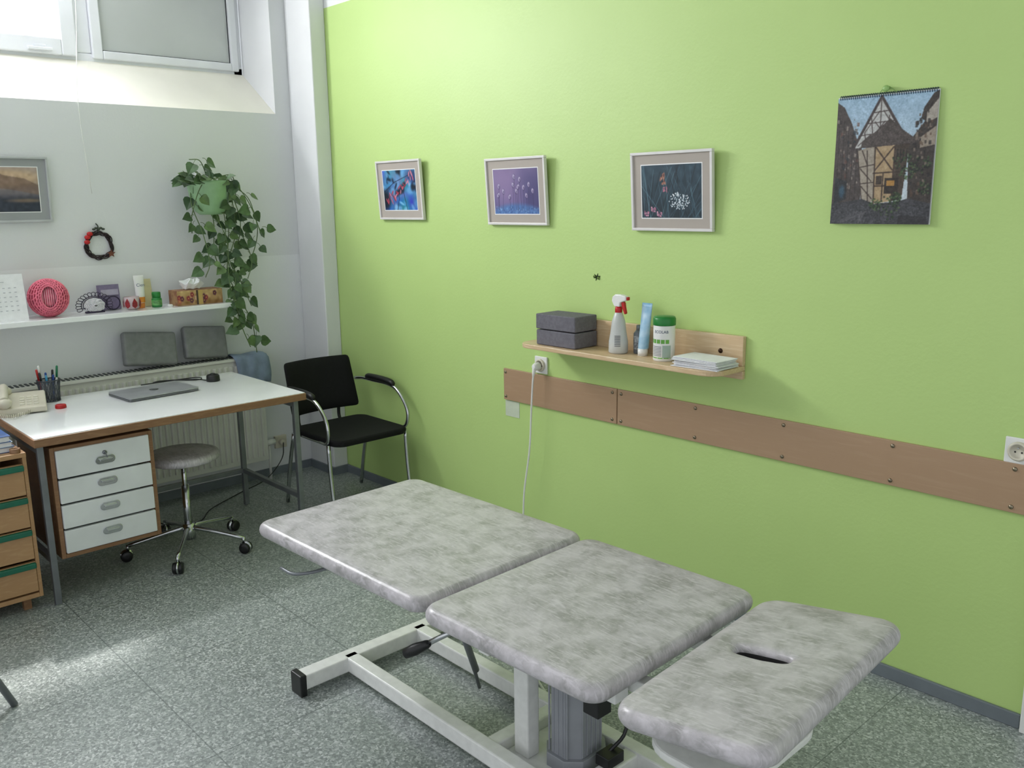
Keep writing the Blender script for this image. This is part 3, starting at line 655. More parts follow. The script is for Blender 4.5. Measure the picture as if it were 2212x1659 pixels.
mb=MB(); mb.lathe([(.024,0),(.027,.006),(.027,.045),(.02,.055)],(.13,-1.06,ZS)); mb.lathe([(.0275,.012),(.0275,.04)],(.13,-1.06,ZS),mi=1,cap=False); part(JR,'jar_body',mb,[greenp,M('pale_green_print',(120,190,110),.5,var=.3,vs=50)])
mb=MB(); mb.lathe([(.023,.053),(.023,.08),(.020,.083)],(.13,-1.06,ZS)); part(JR,'lid',mb,greenp)
mb=MB(); mb.obox((.045,-1.08,ZS+.075),(.012,.06,.15),Matrix.Rotation(-.15,3,'Y')); solo('card_box','pale yellow flat box leaning on the wall behind the tube','box',mb,M('pale_yellow_card',(214,206,160),.6,var=.1),(.045,-1.08,ZS),bevel=.001)
mb=MB(); mb.lathe([(.014,0),(.014,.008),(.010,.012)],(.16,-1.0,ZS)); solo('tealight','small white tealight lying on the shelf','candle',mb,whitepl,(.16,-1.0,ZS))
TS=thing('tissue_box','floral tissue box with a white tissue sticking out','tissue box',(.13,-.83,ZS))
A=Art(120,40); A.vgrad((190,160,110),(150,110,70)); A.noise(16,6)
for k in range(12):
    cx,cy=random.random(),random.uniform(.2,.8); cc=random.choice([(130,34,56),(84,34,60),(176,96,80),(60,40,50),(210,170,150)])
    for j in range(5): A.ell(cx+.022*math.cos(j*1.26),cy+.10*math.sin(j*1.26),.02,.09,cc,.9,.6)
    A.ell(cx,cy,.010,.04,(230,190,90))
A.mixin(((A.x>.42)&(A.x<.46)).astype(float),(60,40,40)); A.mixin(((A.x>.46)&(A.x<.56)).astype(float),(190,160,96)); A.blur(1)
mb=MB(); mb.box(.075,.19,-.97,-.71,ZS,ZS+.082); part(TS,'carton',mb,M('brown_floral_card',(170,134,92),.6,0,col2=(130,80,60),vs=25),bevel=.001)
part_me(TS,'floral_print',A.mesh('floral_print',(.1915,-.97,ZS+.081),(0,.26,0),(0,0,-.08)),artm)
mb=MB(); V=[(.13,-.86,ZS+.08)]
n=14
for i in range(n): t=2*pi*i/n; V.append((.13+.022*math.cos(t),-.86+.05*math.sin(t),ZS+.084+.006*(i%2)))
for i in range(n): t=2*pi*i/n; r_=1+.35*(i%2); V.append((.13+.03*math.cos(t)*r_,-.86+.055*math.sin(t)*r_,ZS+.11+.012*((i*7)%3)))
for i in range(n): t=2*pi*i/n; V.append((.13+.012*math.cos(t),-.845+.02*math.sin(t),ZS+.145-.008*((i*5)%3)))
Fs=[(1+k*n+i,1+k*n+(i+1)%n,1+(k+1)*n+(i+1)%n,1+(k+1)*n+i) for k in range(2) for i in range(n)]+[tuple(range(1+2*n,1+3*n))]
mb.add(V,Fs,0,False); part(TS,'tissue',mb,paper)

# wreath
WR=thing('wreath','small twig wreath with red bow and brown star','wreath',(.0,-1.29,1.49))
twig=M('dark_twig',(62,50,52),.8,0,var=.4,vs=40)
mb=MB(); c=Vector((.010,-1.29,1.48))
for k in range(9):
    ph=random.random()*6; fq=random.choice([3,4,5]); r0=.066+random.uniform(-.006,.006)
    mb.tube([c+Vector((.006*math.sin(fq*t+ph)-.001,(r0+.008*math.cos(fq*t+ph))*math.cos(t),(r0+.008*math.cos(fq*t+ph))*math.sin(t))) for t in [2*pi*i/40 for i in range(40)]],.0028,5,1,closed=True)
part(WR,'ring',mb,[twig])
mb=MB()
for a_,b_ in((-.045,.062),(-.058,.045),(-.062,.02)): mb.ell(c+Vector((.012,a_,b_)),(.008,.016,.012),10,6)
part(WR,'bow',mb,redp)
mb=MB()
P5=[]
for k in range(10): r_=.022 if k%2==0 else .010; a=2*pi*k/10+.3; P5.append((r_*math.cos(a),r_*math.sin(a)))
mb.prism(P5,c+Vector((.010,.055,-.045)),(0,1,0),(0,0,1),(.004,0,0)); part(WR,'star',mb,M('brown_felt',(120,74,56),.9,var=.2))
mb=MB(); mb.tube([c+Vector((0,.0,.07)),c+Vector((-.004,.005,.10)),c+Vector((-.004,-.005,.115))],.003,6,4); mb.cyl((0,-1.29,1.56),(.014,-1.29,1.56),.002,n=6)
for k in range(5): mb.ell(c+Vector((.004,-.02+.012*k,.085+.006*(k%2))),(.006,.009,.006),8,6)
part(WR,'sprig',mb,M('grey_green_sprig',(74,84,70),.8,var=.3))

# ------------------------------------------------------------------ framed pictures
framem=M('pale_silver_frame',(226,223,221),.35,.1,var=.03); matm=M('taupe_mount',(178,169,160),.8,0,var=.02,vs=6); matg=M('grey_mount',(158,161,162),.8,0,var=.02,vs=6)
bevw=M('white_bevel',(240,240,240),.6,var=.02)
def framed(label,o,U,N_,w_,h_,art,mount,tilt=0.02,fm=None,mx=.052,my=.052):
    o=Vector(o);U=Vector(U);Nn=Vector(N_);Z=Vector((0,0,1))
    e=thing('framed_picture',label,'picture',o+U*w_/2,group='framed photographs on the walls')
    def q(a,b,c): return o+U*a+Z*b+Nn*(c+tilt*b/h_)
    t=.011; d=.018
    def bx(mb,a0,a1,b0,b1,c0,c1,mi=0):
        P=[q(a,b,c) for c in(c0,c1) for a,b in((a0,b0),(a1,b0),(a1,b1),(a0,b1))]; mb.add(P,[(0,3,2,1),(4,5,6,7),(0,1,5,4),(1,2,6,5),(2,3,7,6),(3,0,4,7)],mi)
    mb=MB(); bx(mb,0,w_,0,t,0,d); bx(mb,0,w_,h_-t,h_,0,d); bx(mb,0,t,t,h_-t,0,d); bx(mb,w_-t,w_,t,h_-t,0,d); part(e,'frame',mb,fm or framem,bevel=.0015)
    mb=MB(); bx(mb,t,w_-t,t,h_-t,.002,.010); part(e,'mount',mb,mount)
    mb=MB(); bx(mb,mx-.004,w_-mx+.004,my-.004,h_-my+.004,.010,.0108); part(e,'mount_bevel',mb,bevw)
    me=art.mesh('photo_print',q(mx,h_-my,.0113),q(w_-mx,h_-my,.0113)-q(mx,h_-my,.0113),q(mx,my,.0113)-q(mx,h_-my,.0113)); part_me(e,'photo_print',me,artm)
    return e
def artA():
    A=Art(160,120); A.vgrad((86,146,196),(56,104,164)); A.noise(20,24,mono=False)
    for k in range(44): A.ell(random.random(),random.random(),random.uniform(.02,.08),random.uniform(.04,.14),random.choice([(16,24,44),(120,178,226),(26,52,98),(150,202,236),(14,18,32),(90,150,204)]),.75,.8,random.random()*3)
    A.ell(.05,.75,.14,.25,(18,20,36),.9,.7); A.ell(.9,.15,.2,.15,(36,54,100),.8,.8); A.blur(3)
    for p,q_ in(((0,.55),(.35,.3)),((.35,.3),(.9,.1)),((.4,1),(.55,.4)),((.7,1),(.6,.45))): A.line(p,q_,.008,(20,22,38),.8)
    for k in range(24):
        x=.10+.036*k; y=.82-.03*k+random.uniform(-.12,.09); A.ell(x,y,random.uniform(.012,.022),random.uniform(.05,.10),random.choice([(216,100,120),(190,66,88),(222,134,150),(150,50,72)]),.9,.5,random.uniform(-.9,.9))
    A.blur(1); return A
def artB():
    A=Art(160,120); A.vgrad((124,108,152),(88,84,134)); A.noise(6,24); A.ell(.25,.35,.35,.5,(154,132,172),.7,1.2); A.ell(.95,.6,.4,.6,(70,66,112),.7,1.2); A.ell(.5,.75,.2,.4,(140,120,166),.5,1.2)
    A.ell(.5,1.08,.6,.30,(86,124,182),.95,.3)
    for k in range(90): A.ell(random.uniform(.02,1),random.uniform(.84,1),.012,.018,random.choice([(52,82,140),(140,176,216),(100,140,196)]),.7,.9)
    A.blur(2)
    pts=[(.48,.18),(.6,.24),(.45,.36),(.68,.42),(.52,.5),(.8,.36),(.88,.5),(.12,.38),(.22,.5),(.1,.58),(.36,.62),(.74,.6),(.56,.4)]
    for x,y in pts:
        A.line((x+random.uniform(-.03,.03),.92),(x,y+.04),.0035,(50,42,76),.9)
        A.ell(x,y,.028,.06,(58,48,86),.7,.6); A.ell(x-.003,y-.006,.024,.052,(212,202,226),.85,.5,random.uniform(-.5,.5)); A.ell(x+.003,y+.006,.014,.032,(104,90,134),.9,.7)
    return A
def artC():
    A=Art(180,138); A.vgrad((46,70,84),(34,50,60)); A.noise(8,10)
    for k in range(70):
        x=random.random(); A.line((x,1.05),(x+random.uniform(-.5,.5),random.uniform(-.1,.4)),random.uniform(.002,.009),random.choice([(66,98,114),(98,132,146),(18,28,38),(54,82,96),(24,36,46)]),.6)
    A.blur(1)
    for k in range(130): a=random.random()*6.3; r_=random.random()**.6; A.ell(.64+.17*r_*math.cos(a),.68+.16*r_*math.sin(a),.009,.013,random.choice([(226,232,238),(190,202,212),(244,246,248),(140,156,162)]),.9,.6)
    for cx,cy in((.08,.92),(.2,.84),(.3,.93)):
        for j in range(14): A.ell(cx+.035*math.cos(j*.9),cy+.04*math.sin(j*1.7),.012,.016,random.choice([(196,126,152),(214,156,178),(140,80,110)]),.9,.7)
    for cx,cy,rx,ry,ro in((.350,.23,.020,.085,.5),(.385,.22,.016,.08,.1),(.372,.34,.018,.045,.9),(.40,.33,.016,.045,-.3)): A.ell(cx,cy,rx,ry,(168,112,92),.9,.4,ro); A.ell(cx,cy-.025,rx*.5,ry*.35,(46,34,42),.85,.6,ro); A.ell(cx,cy+.03,rx*.3,ry*.2,(220,180,160),.7,.6,ro)
    for j in range(12): A.ell(.40+.03*math.cos(j*2.1),.46+.035*math.sin(j*1.3),.008,.03,(186,116,136),.8,.7,j)
    A.line((.4,.5),(.37,1),.003,(50,80,80)); return A
def artD():
    A=Art(120,90); A.vgrad((178,160,150),(60,62,80)); A.mixin(np.clip((A.y-.6)*6,0,1),(44,50,66))
    A.ell(.5,.25,.6,.2,(214,180,140),.7,.6); A.poly([(0,.0),(.25,0),(.5,.18),(.8,.25),(1,.4),(1,.62),(.6,.5),(.3,.45),(0,.5)],(120,96,84),.75); A.noise(7,5); A.ell(.8,.75,.25,.04,(190,150,110),.5,1); A.blur(2); return A
framed('silver-framed photo of red leaves against blue',(.785,-.004,1.59),(1,0,0),(0,-1,0),.40,.315,artA(),matm)
framed('silver-framed photo of seed heads against purple',(1.70,-.004,1.57),(1,0,0),(0,-1,0),.405,.31,artB(),matm)
framed('silver-framed photo of butterfly and white flowers',(2.60,-.004,1.555),(1,0,0),(0,-1,0),.395,.31,artC(),matm)
framed('silver-grey framed photo of a sunset shoreline',(.004,-1.915,1.61),(0,1,0),(1,0,0),.41,.32,artD(),matg,fm=M('grey_silver_frame',(190,193,194),.35,.2,var=.05))

# ------------------------------------------------------------------ wall calendar
A=Art(200,264)
A.vgrad((150,180,204),(204,210,214)); A.noise(3,8)
A.poly([(0,.03),(.07,.07),(.16,.20),(.22,.32),(.29,.42),(.3,.82),(0,.88)],(70,62,60))
for k in range(90): x=random.uniform(0,.25); y=random.uniform(.16,.74); s1=random.uniform(.01,.03); A.poly([(x,y),(x+s1,y+.006),(x+s1,y+s1*1.3),(x,y+s1*1.2)],random.choice([(150,140,130),(44,36,36),(104,72,62),(34,44,54),(84,72,66),(96,88,84)]),.75)
for x in(.03,.08,.13,.18,.23): A.line((x,.1+x),(x+.01,.8),.003,(38,30,30),.8)
A.poly([(1,0),(.95,.02),(.87,.12),(.85,.2),(.89,.22),(.79,.33),(.75,.42),(.78,.85),(1,.88)],(56,48,44))
A.poly([(1,.06),(.9,.16),(.9,.24),(1,.2)],(166,158,148)); A.poly([(1,.26),(.86,.34),(.86,.42),(1,.4)],(150,138,124))
for k in range(80): x=random.uniform(.79,.97); y=random.uniform(.14,.78); s1=random.uniform(.01,.028); A.poly([(x,y),(x+s1,y),(x+s1,y+s1*1.3),(x,y+s1*1.3)],random.choice([(130,116,104),(28,25,25),(84,64,50),(52,44,40)]),.75)
A.poly([(.45,.02),(.2,.40),(.72,.36)],(184,184,182)); A.noise(9,2,((A.y<.4)&(A.x>.2)&(A.x<.72)).astype(float))
for p,q_ in(((.27,.3),(.66,.28)),((.33,.21),(.6,.2)),((.38,.13),(.53,.12)),((.45,.04),(.46,.38)),((.36,.17),(.4,.38)),((.54,.16),(.55,.36)),((.3,.28),(.44,.12)),((.62,.28),(.48,.12)),((.24,.38),(.36,.3)),((.33,.4),(.3,.28)),((.40,.2),(.5,.3)),((.5,.2),(.4,.3))): A.line(p,q_,.0035,(56,44,42),.9)
A.line((.45,.01),(.18,.42),.010,(62,52,52)); A.line((.45,.01),(.74,.37),.010,(68,58,56))
A.poly([(.24,.42),(.42,.38),(.44,.82),(.32,.84)],(158,148,134))
for p,q_ in(((.24,.42),(.32,.84)),((.42,.38),(.44,.82)),((.27,.55),(.43,.53)),((.29,.68),(.43,.67)),((.34,.42),(.38,.82)),((.28,.56),(.4,.66)),((.3,.7),(.42,.8)),((.29,.42),(.35,.53))): A.line(p,q_,.004,(52,40,36),.9)
A.poly([(.42,.36),(.62,.36),(.62,.82),(.44,.84)],(166,142,108)); A.poly([(.62,.36),(.76,.38),(.72,.80),(.62,.82)],(66,54,44))
for k in range(4): A.poly([(.64+.03*k,.42),(.655+.03*k,.42),(.655+.03*k,.5),(.64+.03*k,.5)],(30,26,24),.8)
for p,q_ in(((.43,.4),(.61,.58)),((.61,.4),(.43,.58)),((.42,.6),(.75,.59)),((.42,.38),(.44,.84)),((.62,.36),(.62,.82)),((.52,.6),(.52,.82)),((.44,.7),(.62,.7)),((.44,.38),(.76,.385))): A.line(p,q_,.005,(54,40,32),.95)
A.poly([(.45,.62),(.51,.62),(.51,.69),(.45,.69)],(60,48,40)); A.poly([(.54,.64),(.68,.64),(.68,.76),(.54,.76)],(42,32,26)); A.poly([(.56,.66),(.64,.66),(.64,.70),(.56,.70)],(170,126,62))
A.poly([(.55,.18),(.44,.26),(.28,.35),(.27,.40),(.82,.38),(.80,.34),(.66,.26)],(72,63,60)); A.noise(11,1.5,((A.y>.2)&(A.y<.4)&(A.x>.3)&(A.x<.8)).astype(float))
A.poly([(0,.84),(.32,.80),(.45,.84),(.7,.82),(.78,.80),(1,.84),(1,1),(0,1)],(56,56,61),.97); A.noise(13,2,(A.y>.84).astype(float))
for k in range(340): a=random.random()*6.3; r_=random.random()**.5; cx,cy,rr_=random.choice([(.70,.52,.10),(.9,.55,.09),(.60,.87,.12),(.76,.60,.08),(.94,.72,.07),(.66,.80,.06),(.46,.85,.06)]); A.ell(cx+rr_*r_*math.cos(a),cy+rr_*r_*math.sin(a)*.8,.009,.007,random.choice([(38,62,32),(58,86,46),(22,38,24),(84,102,66),(16,24,18)]),.9,.7)
for k in range(12): A.line((random.uniform(.05,.4),.99),(random.uniform(.25,.4),.90),.003,(100,98,102),.5)
A.poly([(.7,.93),(.97,.94),(.99,1),(.7,1)],(38,36,40),.8)
A.poly([(.02,.62),(.15,.66),(.15,.8),(.02,.84)],(30,36,42),.8); A.ell(.1,.74,.03,.05,(50,96,124),.6,.6)
A.noise(9,1.8); A.noise(6,6); A.blur(1)
CL=thing('wall_calendar','spiral-bound wall calendar with a half-timbered house photo','calendar',(3.635,-.003,1.59))
mb=MB(); mb.box(3.47,3.80,-.007,-.002,1.59,2.003); part(CL,'page_block',mb,paper)
me=A.mesh('picture_page',(3.47,-.0085,2.0),(.33,0,0),(0,0,-.41))
for v in me.vertices:
    t=(2.0-v.co.z)/.41; v.co.y-=.010*t*t+.004*math.sin(t*4)*((v.co.x-3.47)/.33)
part_me(CL,'picture_page',me,artcal)
mb=MB()
for k in range(44):
    x=3.478+.0073*k; mb.tube([(x,-.005+.0055*math.cos(t),2.001+.0075*math.sin(t)) for t in [2*pi*i/8 for i in range(8)]],.0013,4,1,closed=True)
mb.cyl((3.474,-.005,2.007),(3.796,-.005,2.007),.0009,n=5)
part(CL,'spiral_binding',mb,M('blue_grey_wire',(70,86,104),.4,.4,var=.1))
mb=MB(); mb.cyl((3.635,0,2.02),(3.635,-.022,2.022),.004,n=8); mb.tube([(3.60,-.005,2.0),(3.635,-.012,2.026),(3.67,-.005,2.0)],.0012,5,4); mb.ell((3.635,-.02,2.018),(.012,.005,.010),10,8); part(CL,'hook',mb,M('green_hook',(150,190,110),.4,var=.1))

# ------------------------------------------------------------------ brown rail
screw=M('screw_metal',(150,140,120),.3,.9,var=.1)
for x0_,x1_,lb,scx in((1.785,2.519,'short brown laminate wall protection board behind the hanging cable',(1.80,2.495)),(2.524,4.205,'long brown laminate wall protection board fixed with screws',(2.545,2.935,3.33,3.74,4.12))):
    e=thing('wall_protection_board',lb,'wall board',((x0_+x1_)/2,0,.71),group='brown boards along the green wall')
    mb=MB(); mb.box(x0_,x1_,-.012,0,.71,.868); part(e,'board',mb,brownlam,bevel=.0015)
    for sx_ in scx:
        for sz in(.728,.85):
            mb=MB(); mb.lathe([(.001,.0),(.0075,.0),(.0065,.003),(.001,.004)],(sx_,-.012,sz),(0,-1,0),12,mi=0); mb.box(sx_-.004,sx_+.004,-.0165,-.0155,sz-.0007,sz+.0007); part(e,'screw',mb,screw)
mb=MB(); mb.box(1.785,1.885,-.002,.001,.625,.705); solo('paper_label','blank translucent white sticker below the brown board','sticker',mb,M('translucent_tape',(206,216,192),.4,0,var=.05),(1.83,0,.625))

def socket(cx,cz,label):
    e=thing('wall_socket',label,'socket',(cx,0,cz),group='white sockets on the green wall')
    mb=MB(); mb.box(cx-.041,cx+.041,-.010,0,cz-.041,cz+.041); part(e,'cover_plate',mb,whitepl,bevel=.003)
    mb=MB(); mb.lathe([(.030,0),(.030,.010),(.026,.012),(.0225,.012),(.0215,.003),(.0001,.003)],(cx,-.009,cz),(0,-1,0),28,cap=False); ins=part(e,'insert',mb,beige)
    for dx,dz in((-.0095,-.003),(.0095,-.003)):
        mb=MB(); mb.cyl((cx+dx,-.0118,cz+dz),(cx+dx,-.0128,cz+dz),.0028,n=10,mi=0); sub(ins,'contact_hole',mb,[blackp])
    mb=MB(); mb.cyl((cx,-.0118,cz+.011),(cx,-.021,cz+.011),.0024,n=10); sub(ins,'earth_pin',mb,[chrome])
    return e
socket(2.045,.915,'white wall socket with a plug in it above the brown board'); socket(4.125,.908,'empty white wall socket above the brown board')
PC=thing('plug_and_cable','white plug with cable hanging from the socket','cable',(2.045,-.03,.9))
mb=MB(); mb.lathe([(.019,0),(.019,.018),(.014,.03),(.010,.035)],(2.045,-.0245,.912),(0,-1,0),20); mb.lathe([(.010,0),(.008,.025),(.005,.04)],(2.043,-.05,.905),(0,-.2,-1),12); part(PC,'plug',mb,whitepl,bevel=.001)
mb=MB(); mb.tube([(2.043,-.056,.875),(2.04,-.06,.82),(2.03,-.06,.70),(2.01,-.055,.5),(1.975,-.06,.28),(1.98,-.08,.10),(2.05,-.2,.012),(2.3,-.6,.008),(2.9,-.9,.008),(3.25,-1.06,.009)],.0045,8,8); part(PC,'cord',mb,whitepl)
mb=MB(); P_=[]
for k in range(14): a=2*pi*k/14; r_=.014+.008*math.sin(k*2.7); P_.append((r_*1.2*math.cos(a),r_*.8*math.sin(a)))
mb.prism(P_,(2.39,.001,1.35),(1,0,0),(0,0,1),(0,-.0027,0)); mb.ell((2.378,-.004,1.352),(.008,.003,.005),8,6,1); mb.ell((2.40,-.004,1.346),(.007,.003,.006),8,6,1); solo('plaster_hole','small dark chipped hole in the green plaster','hole',mb,[M('dark_hole',(40,56,22),.9,var=.3,vs=100),M('chipped_plaster',(120,150,70),.9,var=.3,vs=100)],(2.39,0,1.35))

# ------------------------------------------------------------------ pine shelf
ZP=1.05
PS=thing('pine_wall_shelf','pine wall shelf with a raised back board','shelf',(2.61,0,1.0))
mb=MB(); P_=[(2.08,0)]+[(2.08+.07*(1-math.cos(a)),-.13-.07*math.sin(a)) for a in [pi/2*i/8 for i in range(9)]]+[(3.15-.07*(1-math.cos(a)),-.13-.07*math.sin(a)) for a in [pi/2*(8-i)/8 for i in range(9)]]+[(3.15,0)]
P_=list(reversed(P_)); mb.prism(P_,(0,-.001,ZP-.02),(1,0,0),(0,1,0),(0,0,.02)); part(PS,'shelf_board',mb,pine,bevel=.003)
mb=MB(); mb.box(2.2,3.15,-.021,-.001,ZP,1.165); mb.box(2.35,3.15,-.018,-.001,.998,ZP-.02); part(PS,'back_board',mb,pine,bevel=.002)
mb=MB(); mb.lathe([(.001,0),(.010,0),(.008,.004),(.001,.005)],(3.05,-.021,1.10),(0,-1,0),14); part(PS,'screw',mb,M('brown_screw',(70,48,36),.3,.8,var=.1))
def block(z,label,dx=0,rot=0):
    mb=MB(); mb.obox((2.30+dx,-.10,z+.035),(.235,.145,.067),Matrix.Rotation(rot,3,'Z')); solo('foam_block',label,'foam block',mb,greyfoam,(2.30,-.10,z),group='grey foam blocks on the pine shelf',bevel=.005,seg=3)
block(ZP,'grey foam block lying at the bottom of the stack'); block(ZP+.071,'grey foam block on top of the other one',-.002,.015)
sx=2.60
SB=thing('spray_bottle','translucent white spray bottle with red collar and trigger','spray bottle',(sx,-.10,ZP))
clear=M('milky_plastic',(214,217,214),.25,0,var=.04,alpha=.88); c=(sx,-.10,ZP)
mb=MB(); mb.lathe([(.036,0),(.041,.006),(.040,.05),(.033,.09),(.031,.11),(.028,.135),(.018,.165),(.013,.175)],c,n=28); part(SB,'bottle',mb,clear)
mb=MB(); mb.lathe([(.0145,.17),(.0155,.172),(.0155,.19),(.012,.196)],c); part(SB,'collar',mb,redp)
mb=MB(); mb.prism([(-.016,.195),(.012,.195),(.014,.212),(.040,.222),(.046,.222),(.046,.240),(.02,.246),(-.012,.246),(-.026,.236),(-.03,.218)],(sx,-.112,ZP),(1,0,0),(0,0,1),(0,.024,0)); part(SB,'spray_head',mb,whitepl,bevel=.004)
mb=MB(); mb.prism([(.018,.216),(.032,.216),(.036,.195),(.042,.17),(.036,.165),(.026,.185),(.02,.20)],(sx,-.107,ZP),(1,0,0),(0,0,1),(0,.014,0)); part(SB,'trigger',mb,redp,bevel=.002)
mb=MB(); mb.box(sx+.046,sx+.053,-.108,-.092,ZP+.224,ZP+.238); part(SB,'nozzle',mb,redp,bevel=.002)
mb2=MB()
for r_ in range(7): mb2.add([Vector(c)+Vector((.042*math.sin(a),-.042*math.cos(a),.075-.007*r_+z_)) for a in (.3,.6,.9) for z_ in(0,.003)],[(0,1,3,2),(2,3,5,4)],0)
part(SB,'label_print',mb2,M('grey_label_text',(110,112,116),.6,var=.1))
DB=thing('pump_bottle','small grey bottle with silver label behind the tube','bottle',(2.67,-.052,ZP))
mb=MB(); mb.lathe([(.020,0),(.022,.004),(.022,.085),(.012,.098)],(2.67,-.052,ZP)); mb.lathe([(.0225,.02),(.0225,.075)],(2.67,-.052,ZP),mi=1,cap=False); part(DB,'bottle',mb,[M('grey_bottle',(110,116,122),.35,var=.1),M('silver_label',(176,180,182),.4,0,col2=(90,94,100),vs=80)])
mb=MB(); mb.lathe([(.011,.096),(.011,.118),(.008,.12)],(2.67,-.052,ZP)); part(DB,'cap',mb,steel)
LT=thing('gel_tube','light blue cosmetic tube standing in front of the shelf back','tube',(2.718,-.085,ZP))
mb=MB(); V=[];n=20; prof=[(.022,.021,.03),(.0235,.020,.06),(.0245,.015,.11),(.0255,.008,.16),(.0265,.002,.2),(.0265,.0015,.215)]
for a_,b_,z_ in prof:
    for i in range(n): t=2*pi*i/n; V.append((2.718+a_*math.cos(t),-.085+b_*math.sin(t)+z_*.12,ZP+z_))
Fs=[(j*n+i,j*n+(i+1)%n,(j+1)*n+(i+1)%n,(j+1)*n+i) for j in range(len(prof)-1) for i in range(n)]; Fs.append(tuple(range((len(prof)-1)*n,len(prof)*n))); mb.add(V,Fs,0,True)
part(LT,'tube_body',mb,M('light_blue_tube',(110,168,204),.3,0,col2=(180,208,226),vs=16))
mb=MB(); mb.lathe([(.020,0),(.021,.03)],(2.718,-.085,ZP)); part(LT,'cap',mb,whitepl)
WT=thing('wipes_tub','white disinfectant wipes tub with green lid','tub',(2.845,-.11,ZP)); c=(2.845,-.11,ZP)
mb=MB(); mb.lathe([(.041,0),(.043,.004),(.043,.14),(.041,.145)],c,n=32); part(WT,'tub_body',mb,whitepl)
mb=MB(); mb.lathe([(.044,.142),(.045,.146),(.045,.168),(.041,.176),(.001,.177)],c,n=32); part(WT,'lid',mb,greenp)
mb=MB()
def onc(ang,r_,z_): return Vector(c)+Vector((r_*math.sin(ang),-r_*math.cos(ang),z_))
def patch(mb,a0,a1,z0,z1,r_,mi=0,k=8):
    V=[onc(a0+(a1-a0)*i/k,r_,z) for i in range(k+1) for z in(z0,z1)]; mb.add(V,[(2*i,2*i+2,2*i+3,2*i+1) for i in range(k)],mi,True)
for j in range(5): patch(mb,-.9+.42*j,-.9+.42*j+.34,.072,.088,.0433)
patch(mb,-1.0,1.3,.012,.016,.0433)
patch(mb,.5,1.3,.016,.065,.0433,1)
for r_ in range(7): patch(mb,-.6,.4,.022+.006*r_,.0245+.006*r_,.0434,2)
part(WT,'label_print',mb,[M('lime_green_print',(110,180,70),.5,var=.1),M('silver_print',(170,190,178),.5,var=.1),M('grey_text',(120,124,128),.6,var=.1)])
t_=MB(); t_.text('ECOLAB',.016,(0,0,0),(1,0,0),(0,1,0))
t_.v=[tuple(onc(.35+v[0]/.0434,.0436,.118+v[1])) for v in t_.v]; part(WT,'brand_text',t_,M('navy_text',(30,60,100),.5,var=.1))
mb=MB()
for k in range(11):
    a=random.uniform(-.07,.07); mb.obox((3.045+random.uniform(-.008,.008),-.118+random.uniform(-.007,.007),ZP+.002+.0034*k),(.205,.13,.0024),Matrix.Rotation(a,3,'Z'))
solo('paper_towel_stack','stack of folded white paper towels on the pine shelf','paper towels',mb,paper,(3.045,-.118,ZP),bevel=.0008)

# ------------------------------------------------------------------ things on the desk
ZD=.751
LP=thing('laptop','closed silver laptop on the white desk','laptop',(.53,-1.27,ZD)); Rl=Matrix.Rotation(math.radians(4),3,'Z')
silver=M('silver_aluminium',(168,170,174),.4,.4,var=.05)
def xf(mb,c,R_): mb.v=[tuple(Vector(c)+R_@Vector(v)) for v in mb.v]; return mb
mb=MB(); mb.prism(rr(.25,.36,.012,4),(0,0,.002),(1,0,0),(0,1,0),(0,0,.010)); part(LP,'base',xf(mb,(.53,-1.27,ZD),Rl),M('dark_silver',(110,112,116),.4,.6,var=.05),bevel=.002)
mb=MB(); mb.prism(rr(.25,.36,.012,4),(0,0,.0125),(1,0,0),(0,1,0),(0,0,.007)); ld=part(LP,'lid',xf(mb,(.53,-1.27,ZD),Rl),silver,bevel=.002)
mb=MB(); P_=[(.022*math.cos(2*pi*i/28),.022*math.sin(2*pi*i/28)) for i in range(28)]; mb.prism(P_,(0,0,.0195),(1,0,0),(0,1,0),(0,0,.0003)); mb.text('hp',.03,(-.002,0,.0202),(0,1,0),(-1,0,0),1); sub(ld,'logo',xf(mb,(.53,-1.27,ZD),Rl),[M('dark_logo',(70,72,76),.3,.6,var=.05),silver])
mb=MB(); mb.lathe([(.034,0),(.036,.004),(.034,.03),(.028,.036),(.001,.037)],(.45,-.92,ZD)); mb.lathe([(.02,.036),(.012,.042),(.001,.042)],(.45,-.92,ZD)); solo('puck_speaker','small round black speaker puck on the desk','speaker',mb,blackp,(.45,-.92,ZD))
mb=MB(); mb.tube([(.43,-.95,ZD+.006),(.36,-.98,ZD+.006),(.33,-1.08,ZD+.012),(.32,-1.16,ZD+.016),(.345,-1.2,ZD+.016),(.35,-1.1,ZD+.016),(.38,-1.0,ZD+.006),(.37,-.95,ZD+.006),(.31,-.97,ZD+.006),(.30,-1.25,ZD+.006)],.003,6,8); solo('cable','black cable loops lying on the white desk','cable',mb,blackp,(.35,-1.05,ZD))
PH=thing('pen_holder','dark wire mesh pen holder on the desk','pen holder',(.33,-1.70,ZD)); c=Vector((.33,-1.70,ZD))
mb=MB()
for k in range(22):
    a=2*pi*k/22; mb.tube([c+Vector((.044*math.cos(a),.044*math.sin(a),0)),c+Vector((.052*math.cos(a+.6),.052*math.sin(a+.6),.105))],.0014,4,1); mb.tube([c+Vector((.044*math.cos(a),.044*math.sin(a),0)),c+Vector((.052*math.cos(a-.6),.052*math.sin(a-.6),.105))],.0014,4,1)
for z_,r_ in((.002,.044),(.105,.052)): mb.tube([c+Vector((r_*math.cos(t),r_*math.sin(t),z_)) for t in [2*pi*i/28 for i in range(28)]],.003,6,1,closed=True)
mb.lathe([(.043,0),(.051,.104)],c,n=28,cap=False,mi=1)
part(PH,'mesh_wall',mb,[M('dark_mesh_metal',(74,78,86),.4,.6,var=.1),M('mesh_gauze',(90,95,106),.5,.3,var=.1,alpha=.55)])
